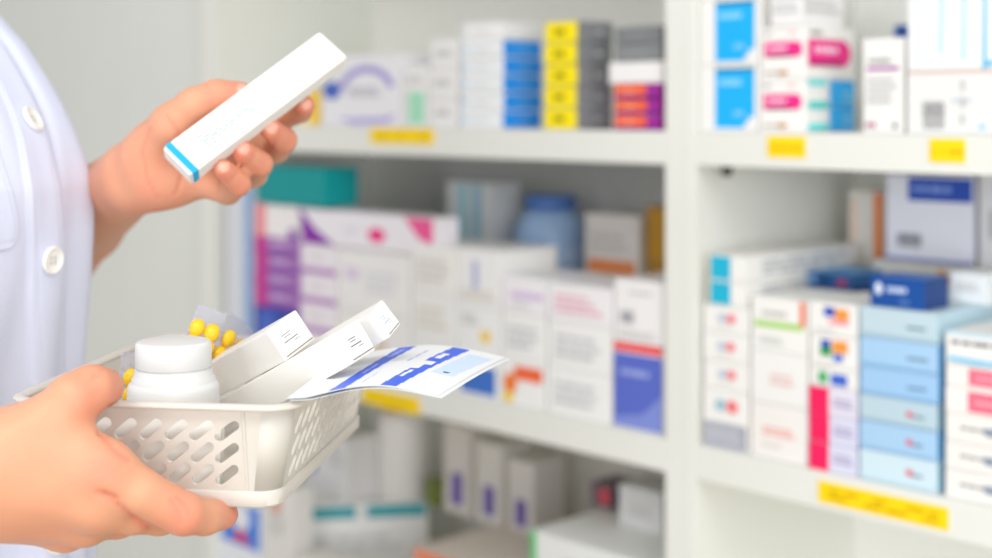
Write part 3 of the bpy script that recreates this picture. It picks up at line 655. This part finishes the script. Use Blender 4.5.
# ================================================================== the pharmacist
def smin(a, b, k):
    h = np.clip(.5+.5*(b-a)/k, 0, 1); return b*(1-h)+a*h-k*h*(1-h)
class Field:
    def __init__(s, lo, hi, h):
        s.h = h; s.lo = np.array(lo, float); n = np.ceil((np.array(hi)-s.lo)/h).astype(int)+1; s.n = n
        s.ax = [s.lo[i]+np.arange(n[i])*h for i in range(3)]
    def new(s): return np.full(tuple(s.n), .5, np.float32)
    def cone(s, D, a, b, ra, rb, k=0, pad=.03):
        a = np.array(a, float); b = np.array(b, float)
        lo = np.minimum(a-ra, b-rb)-pad; hi = np.maximum(a+ra, b+rb)+pad
        i0 = np.maximum(0, np.floor((lo-s.lo)/s.h).astype(int)); i1 = np.minimum(s.n, np.ceil((hi-s.lo)/s.h).astype(int)+1)
        if (i1 <= i0).any(): return
        X = s.ax[0][i0[0]:i1[0], None, None]; Y = s.ax[1][None, i0[1]:i1[1], None]; Z = s.ax[2][None, None, i0[2]:i1[2]]
        ba = b-a; l2 = ba@ba; rr = ra-rb; a2 = l2-rr*rr; il2 = 1/l2
        px, py, pz = X-a[0], Y-a[1], Z-a[2]
        y = px*ba[0]+py*ba[1]+pz*ba[2]; z = y-l2
        qx, qy, qz = px*l2-ba[0]*y, py*l2-ba[1]*y, pz*l2-ba[2]*y
        x2 = qx*qx+qy*qy+qz*qz; y2 = y*y*l2; z2 = z*z*l2; kk = np.sign(rr)*rr*rr*x2
        d = (np.sqrt(np.maximum(x2*a2*il2, 0))+y*rr)*il2-ra
        m1 = np.sign(z)*a2*z2 > kk; d = np.where(m1, np.sqrt(x2+z2)*il2-rb, d)
        m2 = (~m1) & (np.sign(y)*a2*y2 < kk); d = np.where(m2, np.sqrt(x2+y2)*il2-ra, d)
        sl = tuple(slice(i0[i], i1[i]) for i in range(3)); cur = D[sl]
        D[sl] = smin(cur, d, k) if k else np.minimum(cur, d)
def surface(D, F):
    s = D < 0; nx, ny, nz = D.shape
    cs = [(i, j, k) for i in (0, 1) for j in (0, 1) for k in (0, 1)]
    cnt = sum(s[i:nx-1+i, j:ny-1+j, k:nz-1+k].astype(np.int8) for i, j, k in cs)
    act = np.argwhere((cnt > 0) & (cnt < 8)); idx = -np.ones((nx-1, ny-1, nz-1), np.int64); idx[tuple(act.T)] = np.arange(len(act))
    acc = np.zeros((len(act), 3)); num = np.zeros(len(act))
    for c in cs:
        for ax in range(3):
            if c[ax]: continue
            e = list(c); e[ax] = 1
            da = D[act[:, 0]+c[0], act[:, 1]+c[1], act[:, 2]+c[2]]; db = D[act[:, 0]+e[0], act[:, 1]+e[1], act[:, 2]+e[2]]
            m = (da < 0) != (db < 0); t = np.where(m, da/np.where(m, da-db, 1), 0)
            p = np.tile(np.array(c, float), (len(act), 1)); p[:, ax] += t
            acc[m] += p[m]; num[m] += 1
    V = F.lo+(act+acc/num[:, None])*F.h; faces = []
    for ax in range(3):
        sl0 = [slice(1, -1)]*3; sl1 = [slice(1, -1)]*3; sl0[ax] = slice(0, -1); sl1[ax] = slice(1, None)
        a = s[tuple(sl0)]; b = s[tuple(sl1)]; w = np.argwhere(a != b)
        off = np.array([1, 1, 1]); off[ax] = 0; base = w+off; u, v = (ax+1) % 3, (ax+2) % 3
        q = []
        for du, dv in ((1, 1), (0, 1), (0, 0), (1, 0)):
            c = base.copy(); c[:, u] -= du; c[:, v] -= dv; q.append(idx[c[:, 0], c[:, 1], c[:, 2]])
        q = np.stack(q, 1); flip = ~a[tuple(w.T)]; q[flip] = q[flip][:, ::-1]; faces.append(q[(q >= 0).all(1)])
    return V, np.concatenate(faces)
def P(x, y, Y): return np.array(px3(x, y, Y))
def hand(F, palm, fingers, kp=.012, kf=.007):
    """palm: list of cones blended softly; fingers: chains of (point, radius) that stay apart"""
    D = F.new()
    for a, b, ra, rb_ in palm: F.cone(D, a, b, ra, rb_, kp)
    out = D.copy()
    for ch in fingers:
        E_ = F.new()
        for (a, ra), (b, rb_) in zip(ch, ch[1:]): F.cone(E_, a, b, ra, rb_, .0025)
        out = np.minimum(out, smin(D, E_, kf))
    return out
def mm(v): return v*.001
tips, knuckles, nails = [], [], []

# ---- lower hand, round the near side of the basket
elbR = np.array((-.55, .735, 1.00)); wrR = P(-62, 476, .705)
mI, mM, mR, mP = P(104, 470, .696), P(97, 502, .699), P(84, 519, .713), P(66, 527, .730)
thM = P(46, 429, .698)
palmR = [(elbR, wrR, mm(40), mm(27)), (wrR+np.array((0, 0, .003)), P(-5, 463, .700), mm(24), mm(22)), (wrR-np.array((0, 0, .008)), P(0, 496, .704), mm(23), mm(19)),
         (P(-5, 463, .700), mI, mm(20), mm(14.5)), (P(-8, 475, .702), mM, mm(20), mm(14)), (P(-10, 492, .706), mR, mm(18), mm(13.2)), (P(-12, 500, .712), mP, mm(17), mm(12)),
         (P(-15, 458, .698), thM, mm(18), mm(15)), (P(25, 447, .700), P(78, 448, .697), mm(17), mm(10))]
fR = [[(thM, mm(15)), (P(74, 399, .700), mm(13.2)), (P(91, 389, .706), mm(12.0)), (P(103, 388, .718), mm(10.6))],
      [(mI, mm(13.5)), (P(140, 492, .699), mm(11.6)), (P(183, 513.5, .709), mm(10.8)), (P(205, 517, .724), mm(9.2)), (P(223, 514.5, .742), mm(8.2))],
      [(mM, mm(13)), (P(133, 512, .712), mm(11)), (P(160, 515, .733), mm(10.4)), (P(180, 511, .757), mm(9)), (P(190, 505, .775), mm(8.2))],
      [(mR, mm(12)), (P(118, 519, .738), mm(10)), (P(142, 514, .762), mm(9.6)), (P(160, 503, .788), mm(8.4))],
      [(mP, mm(11)), (P(94, 517, .760), mm(8.8)), (P(112, 507, .782), mm(8.2)), (P(126, 498, .800), mm(7.4))]]
tips += [P(104, 388, .714), P(225, 513, .74)]; knuckles += [P(88, 392, .695), P(185, 520, .70), P(104, 468, .682)]
FR = Field((-.62, .635, .93), (-.10, .86, 1.15), .0016)
VR, QR = surface(hand(FR, palmR, fR), FR)
# ---- upper hand, palm towards us, holding the long carton
elbL = np.array((-.415, 1.255, 1.105)); wrL = P(130, 180, .972)
tb_, mI2, mM2, mR2, mP2 = P(172, 126, .922), P(236, 124, .972), P(228, 143, .968), P(212, 162, .955), P(193, 178, .942)
palmL = [(elbL, P(80, 219, 1.13), mm(42), mm(34.5)), (P(80, 219, 1.13), wrL, mm(34.5), mm(24)), (P(134, 168, .958), P(168, 150, .944), mm(19), mm(18)), (P(138, 188, .956), P(172, 182, .942), mm(18), mm(16)),
         (P(165, 145, .946), mI2, mm(17), mm(11)), (P(165, 158, .946), mM2, mm(17), mm(11.5)), (P(165, 170, .946), mR2, mm(16), mm(11.5)), (P(155, 182, .944), mP2, mm(16), mm(13)),
         (P(148, 156, .942), tb_, mm(17), mm(14.2)), (P(180, 122, .935), P(215, 122, .962), mm(11), mm(8))]
fL = [[(tb_, mm(13.8)), (P(194, 105, .916), mm(11.6)), (P(216, 95, .914), mm(10.2)), (P(240, 93.5, .918), mm(8.2))],
      [(mI2, mm(10.5)), (P(284, 117, .992), mm(9)), (P(300, 111, .965), mm(8.2)), (P(304.5, 105, .938), mm(7.2))],
      [(mM2, mm(10.5)), (P(276, 150, .968), mm(9.2)), (P(284, 140, .934), mm(8.6)), (P(270.5, 129.5, .915), mm(7.4))],
      [(mR2, mm(10.5)), (P(254, 174, .952), mm(9.2)), (P(260, 164, .919), mm(8.4)), (P(242.5, 150.5, .9015), mm(7.2))],
      [(mP2, mm(10.5)), (P(228, 192, .930), mm(8.6)), (P(239, 184, .906), mm(7.8)), (P(223, 169, .891), mm(6.6))]]
tips += [P(242, 92, .91), P(306, 103, .93), P(270, 127, .91), P(241, 149, .897), P(222, 167, .885)]
knuckles += [P(286, 138, .928), P(262, 164, .91), P(241, 185, .90), P(215, 95, .905)]
nails = [(P(271.5, 126.5, .9075), mm(4.6)), (P(243.5, 148, .8945), mm(4.5)), (P(224, 166.5, .8845), mm(4.2)), (P(306, 104, .931), mm(4.0)), (P(243, 88.5, .911), mm(4.4))]
FL = Field((-.48, .855, 1.04), (-.10, 1.32, 1.34), .0016)
VL, QL = surface(hand(FL, palmL, fL, .012, .006), FL)
# ---- the rest of the figure, mostly under clothes
FB = Field((-.78, .62, .70), (-.20, 1.34, 1.80), .008)
D = FB.new()
spine = [((-.45, .93, .80), .10), ((-.44, .925, 1.05), .09), ((-.45, .925, 1.20), .085), ((-.50, .925, 1.34), .05), ((-.53, .92, 1.46), .052), ((-.515, .91, 1.55), .060)]
for (a, ra), (b, rb_) in zip(spine, spine[1:]): FB.cone(D, a, b, ra, rb_, .03, .08)
FB.cone(D, (-.545, .925, 1.61), (-.515, .91, 1.60), .098, .09, .02, .08)
FB.cone(D, (-.44, .865, 1.545), (-.455, .872, 1.52), .04, .045, .03, .06)
FB.cone(D, (-.415, .85, 1.585), (-.427, .858, 1.60), .013, .012, .015, .05)
shR, shL = (-.575, .79, 1.30), (-.51, 1.07, 1.29)
FB.cone(D, (-.48, .92, 1.28), shR, .034, .034, .012, .08); FB.cone(D, (-.48, .95, 1.28), shL, .034, .034, .012, .08)
FB.cone(D, shR, elbR, .036, .037, .01, .05); FB.cone(D, shL, elbL, .036, .037, .01, .05)
VB, QB = surface(D, FB)
def mesh_np(name, V, Q, mats):
    me = bpy.data.meshes.new(name); me.from_pydata(V.tolist(), [], Q.tolist()); me.update()
    for m in mats: me.materials.append(m)
    return me
Vall = np.concatenate([VR, VL, VB]); Qall = np.concatenate([QR, QL+len(VR), QB+len(VR)+len(VL)])
person = thing('person', (-.45, .925, 0), 'person in white buttoned coat holding basket low and carton up', 'person')
tmp = bpy.data.objects.new('body', mesh_np('body', Vall, Qall, [])); COL.objects.link(tmp)
md = tmp.modifiers.new('fuse', 'REMESH'); md.mode = 'VOXEL'; md.voxel_size = .0019; md.adaptivity = 0
md2 = tmp.modifiers.new('relax', 'SMOOTH'); md2.iterations = 3; md2.factor = .5
bpy.context.view_layer.update()
me = bpy.data.meshes.new_from_object(tmp.evaluated_get(bpy.context.evaluated_depsgraph_get()))
bpy.data.objects.remove(tmp); me.name = 'body'
body = bpy.data.objects.new('body', me); link(body, person); body.location = -person.location
me.materials.clear(); me.materials.append(M_SKIN); me.materials.append(M_NAIL)
V = np.empty(len(me.vertices)*3, np.float32); me.vertices.foreach_get('co', V); V = V.reshape(-1, 3)
fl = np.zeros(len(V), np.float32)
for t in tips: fl = np.maximum(fl, .55*np.exp(-((V-t)**2).sum(1)/(2*.010**2)))
for t in knuckles: fl = np.maximum(fl, .35*np.exp(-((V-t)**2).sum(1)/(2*.008**2)))
for t in (P(185, 140, .94), P(160, 180, .95)): fl = np.maximum(fl, .30*np.exp(-((V-t)**2).sum(1)/(2*.022**2)))
VV = V.astype(float); uu = np.stack([CX+FPX*VV[:, 0]/VV[:, 1], CY-FPX*(VV[:, 2]-H)/VV[:, 1]], 1)
nrm = np.empty(len(V)*3, np.float32); me.vertices.foreach_get('normal', nrm); nrm = nrm.reshape(-1, 3)
def crease_line(pts, ya, yb, wid, dep):
    """fold line on the side of the hand that faces the room; points give columns and rows on the palm"""
    global V
    m = (VV[:, 1] > ya) & (VV[:, 1] < yb) & (nrm[:, 1] < .1)
    best = np.full(len(V), 1e9)
    for (a, b) in zip(pts, pts[1:]):
        a = np.array(a, float); d = np.array(b, float)-a; t = np.clip(((uu-a)@d)/(d@d), 0, 1)
        best = np.minimum(best, np.linalg.norm(uu-a-t[:, None]*d, axis=1))
    f = np.where(m, dep*np.exp(-(best/wid)**2), 0).astype(np.float32)
    V = V-nrm*f[:, None]; fl[:] = np.maximum(fl, f/dep*.45)
for pts, ya, yb, wd_, dp_ in (([(166, 116), (178, 132), (184, 152), (182, 176), (176, 194)], .86, .96, 1.6, .0011), ([(150, 128), (142, 150), (146, 178), (158, 200)], .90, .99, 1.6, .0008),
        ([(262, 133), (268, 141)], .88, .95, 1.3, .0006), ([(283, 130), (276, 142), (272, 146)], .88, .96, 1.4, .0008), ([(257, 151), (251, 163)], .88, .96, 1.4, .0008), ([(238, 172), (231, 182)], .86, .95, 1.3, .0008),
        ([(206, 86), (211, 96)], .86, .96, 1.4, .0006), ([(123, 402), (110, 409), (103, 420), (101, 432)], .64, .74, 2.6, .0018), ([(100, 432), (112, 447), (128, 460)], .64, .74, 2.5, .0008),
        ([(96, 372), (90, 384)], .64, .74, 1.5, .0005), ([(102, 368), (97, 380)], .64, .74, 1.5, .0005), ([(176, 497), (186, 506), (190, 518)], .64, .74, 2.0, .0003), ([(170, 500), (179, 512), (182, 524)], .64, .74, 2.0, .0003),
        ([(97, 492), (112, 499), (128, 514), (150, 530)], .64, .74, 2.6, .0013), ([(104, 494), (116, 498)], .64, .74, 2.5, .0012)):
    crease_line(pts, ya, yb, wd_, dp_)
me.vertices.foreach_set('co', V.astype(np.float32).reshape(-1))
at = me.attributes.new('flush', 'FLOAT', 'POINT'); at.data.foreach_set('value', fl)
nf = len(me.polygons); cc = np.empty(nf*3, np.float32); me.polygons.foreach_get('center', cc); cc = cc.reshape(-1, 3)
mi = np.zeros(nf, np.int32)
for c, r in nails: mi[((cc-c)**2).sum(1) < r*r] = 1
me.polygons.foreach_set('material_index', mi); me.polygons.foreach_set('use_smooth', np.ones(nf, bool)); me.update()

# ---- lab coat
FA = math.radians(-32); Ff = np.array((math.cos(FA), math.sin(FA))); Fl = np.array((-math.sin(FA), math.cos(FA)))
zk = [.50, .85, 1.05, 1.20, 1.30, 1.36, 1.40, 1.43]
ak = [.165, .15, .135, .145, .125, .10, .075, .062]; bk = [.22, .20, .175, .178, .18, .165, .12, .08]
cy_ = [-200, -120, 0, 16, 42, 75, 100, 130, 153, 173, 196, 225, 268, 290, 318, 345, 420, 480, 540, 560, 800, 1300]
cx_ = [-110, -80, -14, 0, 23, 47, 61, 75, 84, 91.5, 95, 94.5, 92, 90.5, 87.5, 85, 84, 88, 96, 97, 100, 105]
py_ = [-200, 0, 40, 85, 120, 190, 260, 340, 440, 560, 900, 1300]; pxx_ = [-110, -50, -12, 13, 31, 42, 49, 51, 50, 52, 52, 52]
BC = np.array((-.455, .925)); NT = 420; TH_ = np.linspace(-PI, PI, NT, endpoint=False)
def ss(x, a, b):
    t = np.clip((x-a)/(b-a), 0, 1); return t*t*(3-2*t)
def ring0(z, th):
    a = np.interp(z, zk, ak); b = np.interp(z, zk, bk); c, s_ = np.cos(th), np.sin(th)
    e = 2/2.25
    x = a*np.sign(c)*np.abs(c)**e; y = b*np.sign(s_)*np.abs(s_)**e
    amp = np.interp(z, [.5, .95, 1.15, 1.3, 1.4], [.012, .0075, .0038, .0024, .0010])
    f = amp*(np.sin(5*th+1.3+2*z)+.7*np.sin(9*th-5*z+.5)+.5*np.sin(15*th+7*z)+.35*np.sin(23*th-9*z))
    r = np.sqrt(x*x+y*y); x = x*(1+f/r); y = y*(1+f/r)
    return BC[None]+x[:, None]*Ff[None]+y[:, None]*Fl[None]
def solve(z):
    p0 = ring0(z, TH_); d = 0
    for _ in range(30):
        p = p0+Ff*d; u = CX+FPX*p[:, 0]/p[:, 1]; i = int(np.argmax(u))
        want = np.interp(CY-FPX*(z-H)/p[i, 1], cy_, cx_); d += (want-u[i])/FPX*p[i, 1]/Ff[0]*.8
    u = CX+FPX*(p0[:, 0]+Ff[0]*d)/(p0[:, 1]+Ff[1]*d); i = int(np.argmax(u)); 
    # front line: walk back from the outline until the column of the button line is met
    k = [(i-j) % NT for j in range(150)]; uu = u[k]; vv = CY-FPX*(z-H)/(p0[k, 1]+Ff[1]*d)
    g = uu-np.interp(vv, py_, pxx_); j = int(np.argmax(g < 0)); 
    thp = TH_[i]-(j-(g[j]/(g[j]-g[j-1]) if j else 0))*(2*PI/NT)
    return d, thp
zs_tab = np.linspace(.50, 1.43, 94); tab = np.array([solve(z) for z in zs_tab])
for _ in range(3): tab[1:-1] = (tab[:-2]+2*tab[1:-1]+tab[2:])/4
def crease(z):                                       # soft fold beside the lapel
    return np.interp(z, [1.20, 1.26, 1.30, 1.36, 1.43], [0, .008, .015, .012, .004])
def ring(z):
    d = np.interp(z, zs_tab, tab[:, 0]); tp_ = np.interp(z, zs_tab, tab[:, 1])
    th = tp_+TH_; p = ring0(z, th)+Ff*d
    seg = np.linalg.norm(np.roll(p, -1, 0)-p, axis=1); arc = np.concatenate([[0], np.cumsum(seg)[:-1]]); arc = arc-arc[NT//2]
    tg = np.roll(p, -1, 0)-np.roll(p, 1, 0); nr = np.stack([tg[:, 1], -tg[:, 0]], 1); nr /= np.linalg.norm(nr, axis=1)[:, None]
    pl = .0030*ss(arc, -.020, -.017)*(1-ss(arc, .0165, .0185))
    gr = -crease(z)*np.exp(-((arc-.0225)/.0055)**2)
    st = -.0007*(np.exp(-((arc-.0125)/.0011)**2)+np.exp(-((arc+.0135)/.0011)**2))
    p = p+nr*(pl+gr+st)[:, None]
    return arc, np.concatenate([p, np.full((NT, 1), z)], 1), nr
def on_coat(a, z, off=0, full=True):
    arc, p, nr = ring(z); i = int(np.searchsorted(arc, a)); i = min(max(i, 1), NT-1); t = (a-arc[i-1])/(arc[i]-arc[i-1])
    q = p[i-1]*(1-t)+p[i]*t; n = nr[i-1]*(1-t)+nr[i]*t; n /= np.linalg.norm(n)
    N_ = Vector((n[0], n[1], 0))
    if full:
        c0, _ = on_coat(a, z-.012, 0, False); c1, _ = on_coat(a, z+.012, 0, False); tz = (c1-c0).normalized()
        N_ = (N_-tz*N_.dot(tz)).normalized()
    return Vector((q[0], q[1], z))+N_*off, N_
bm = bmesh.new(); prev = None; zz = np.concatenate([np.linspace(.50, .9, 30, endpoint=False), np.linspace(.9, 1.43, 133)])
for z in zz:
    _, p, _ = ring(z); cur = [bm.verts.new(q) for q in p]
    if prev:
        for i in range(NT):
            j = (i+1) % NT; bm.faces.new((prev[i], prev[j], cur[j], cur[i]))
    prev = cur
bmesh.ops.transform(bm, matrix=Matrix.Translation(-person.location), verts=bm.verts)
coat = obj('lab_coat', bm, M_COAT, person, True)
coat['label'] = 'white buttoned lab coat'
def tube(pts, seg=28):
    bm = bmesh.new(); prev = None
    for i, (p, r) in enumerate(pts):
        p = Vector(p); d = Vector(pts[min(i+1, len(pts)-1)][0])-Vector(pts[max(i-1, 0)][0]); q = d.to_track_quat('Z', 'Y').to_matrix()
        cur = [bm.verts.new(p+q @ Vector((r*math.cos(2*PI*k/seg), r*math.sin(2*PI*k/seg), 0))) for k in range(seg)]
        if prev:
            for k in range(seg): bm.faces.new((prev[k], prev[(k+1) % seg], cur[(k+1) % seg], cur[k]))
        prev = cur
    bmesh.ops.transform(bm, matrix=Matrix.Translation(-person.location), verts=bm.verts); return bm
def lerp3(a, b, t): return tuple(a[i]+(b[i]-a[i])*t for i in range(3))
for s_, e_ in ((shR, elbR), (shL, elbL)):
    pts = [((-.485, .925, 1.295), .068), (lerp3((-.485, .925, 1.295), s_, .45), .070), (lerp3((-.485, .925, 1.295), s_, .8), .066)]+[(lerp3(s_, e_, t), (.060 if s_ is shR else .052)-.006*t+.0015*math.sin(t*17)) for t in [i/10 for i in range(1, 10)]]
    obj('sleeve', tube(pts), M_COAT, coat, True)
# pocket, bottom corner rounded, with a stitched border
bm = bmesh.new(); zlo, zhi = H-(249-CY)/FPX*.90, H-(88-CY)/FPX*.90; aL, aR, rc = -.125, -.0235, .022; prev = None
for i in range(61):
    z = zlo+(zhi-zlo)*i/60; row = []; hh = z-zlo
    cut = 0 if hh > rc else rc-math.sqrt(max(0, rc*rc-(rc-hh)**2))
    lean = -.028*(i/60)**1.3
    for j in range(49):
        a = (aL+cut)+(aR-cut+lean-aL-cut)*j/48; ed = min(hh, zhi-z, (a-aL-cut), (aR-cut+lean-a))
        row.append(bm.verts.new(on_coat(a, z, .0003+.0017*min(1, max(0, ed)/.0012)-(.0007 if .0035 < ed < .0052 else 0))[0]))
    if prev:
        for j in range(48): bm.faces.new((prev[j], prev[j+1], row[j+1], row[j]))
    prev = row
bmesh.ops.transform(bm, matrix=Matrix.Translation(-person.location), verts=bm.verts)
obj('chest_pocket', bm, M_COAT, coat, True)
for yb in (-20, 120, 260, 400, 540):
    Yb = .95
    for _ in range(4):
        zb_ = H-(yb-CY)/FPX*Yb; c, n = on_coat(-.001, zb_, .0010); Yb = c.y
    M = Matrix.Translation(c-person.location) @ n.to_track_quat('Z', 'Y').to_matrix().to_4x4()
    bm = bmesh.new(); lathe(bm, [(0, -.0008), (.0088, -.0008), (.0095, .0004), (.0094, .0017), (.0086, .0024), (.0076, .0022), (.0068, .0012), (.005, .0009), (0, .0009)], 36, 0, M)
    for dx in (-.0018, .0018):
        for dy in (-.0018, .0018):
            lathe(bm, [(.0011, .0008), (.0011, .0011), (0, .0011)], 10, 1, M @ Matrix.Translation((dx, dy, 0)))
    for dx in (-.0018, .0018): add_box(bm, dx-.0003, dx+.0003, -.0018, .0018, .0011, .0014, 1, 0, M)
    auto_smooth(obj('button', bm, [M_BUTTON, M_HOLE], coat), 50)
# trousers, shoes and hair
bm = bmesh.new()
for sx in (-1, 1):
    hp = Vector((-.44, .925, .86))+Vector((Fl[0], Fl[1], 0))*(.085*sx); ft = Vector((-.44, .925, .09))+Vector((Fl[0], Fl[1], 0))*(.095*sx)
    t = tube([(hp.lerp(ft, k/12), .092-.034*(k/12)+.004*math.sin(k)) for k in range(13)]); merge(bm, t)
obj('trousers', bm, M_TROUS, person, True)
for sx in (-1, 1):
    c = Vector((Fl[0], Fl[1], 0))*(.095*sx); bm = bmesh.new(); prev = None
    for k in range(13):
        u = k/12; x = -.075+.25*u; w_ = .036*(math.sin(PI*min(1, max(.06, u*.94+.03)))**.45)*(1.15 if u > .5 else 1); hgt = .10-.055*ss(u, .25, .7)
        ring_ = [Vector((x, w_*math.cos(a), max(0, hgt*.5+hgt*.5*math.sin(a)*(1 if math.sin(a) > 0 else 1.0))+.002)) for a in [2*PI*i/16 for i in range(16)]]
        cur = [bm.verts.new(c+Vector((Ff[0]*p.x+Fl[0]*p.y, Ff[1]*p.x+Fl[1]*p.y, p.z))) for p in ring_]
        if prev:
            for i in range(16): bm.faces.new((prev[i], prev[(i+1) % 16], cur[(i+1) % 16], cur[i]))
        else: bm.faces.new(cur[::-1])
        prev = cur
    bm.faces.new(prev); obj('shoe', bm, M_SHOE, person, True)
FH = Field((-.74, .74, 1.35), (-.36, 1.12, 1.78), .008); D = FH.new()
FH.cone(D, (-.557, .93, 1.625), (-.535, .92, 1.63), .108, .10, .02, .08); FH.cone(D, (-.60, .955, 1.58), (-.635, .975, 1.50), .06, .035, .03, .08)
VH, QH = surface(D, FH)
o = bpy.data.objects.new('hair', mesh_np('hair', VH, QH, [M_HAIR])); link(o, person); o.location = -person.location
for p in o.data.polygons: p.use_smooth = True


# ------------------------------------------------------------------ light
def area(name, loc, target, size, power, col=(1, 1, 1), sy=None):
    l = bpy.data.lights.new(name, 'AREA'); l.shape = 'RECTANGLE'; l.size = size; l.size_y = sy or size
    l.energy = power; l.color = col
    o = bpy.data.objects.new(name, l); link(o); o.location = loc
    o.rotation_euler = (Vector(target)-Vector(loc)).to_track_quat('-Z', 'Y').to_euler(); return o
area('ceiling_lamp', (-.7, -.4, 2.55), (-.7, -.4, 0), 1.2, 22, (1, .985, .95), .6)
area('ceiling_lamp', (.9, -.6, 2.55), (.9, -.6, 0), 1.2, 20, (1, .985, .95), .6)
area('front_fill_light', (-1.9, -2.3, 1.35), (-.5, 2.0, 1.05), 1.8, 42, (.965, .985, 1), 1.6)  # unseen fill panel added behind the camera, no window there; brightens shelf interiors
area('front_fill_light', (1.0, -2.5, 1.35), (.1, 1.5, 1.05), 2.0, 50, (.965, .985, 1), 1.7)  # second added fill panel, further right, also out of view
w = bpy.data.worlds.new('room_light'); w.use_nodes = True; SC.world = w
w.node_tree.nodes['Background'].inputs[0].default_value = (.975, .99, 1, 1)
w.node_tree.nodes['Background'].inputs[1].default_value = .55
SC.cycles.max_bounces = 14; SC.cycles.diffuse_bounces = 9; SC.cycles.transparent_max_bounces = 12
SC.view_settings.view_transform = 'Standard'; SC.view_settings.look = 'None'
SC.view_settings.exposure = 0.10; SC.view_settings.gamma = 1.0; SC.view_settings.use_curve_mapping = False
for l_ in LABELS:
    n_ = len(l_.split())
    if n_ < 4 or n_ > 16: print('LABEL LENGTH', n_, l_)
from collections import Counter
for l_, n_ in Counter(LABELS).items():
    if n_ > 1: print('DUP', n_, l_)
print('cartons', NCART[0])
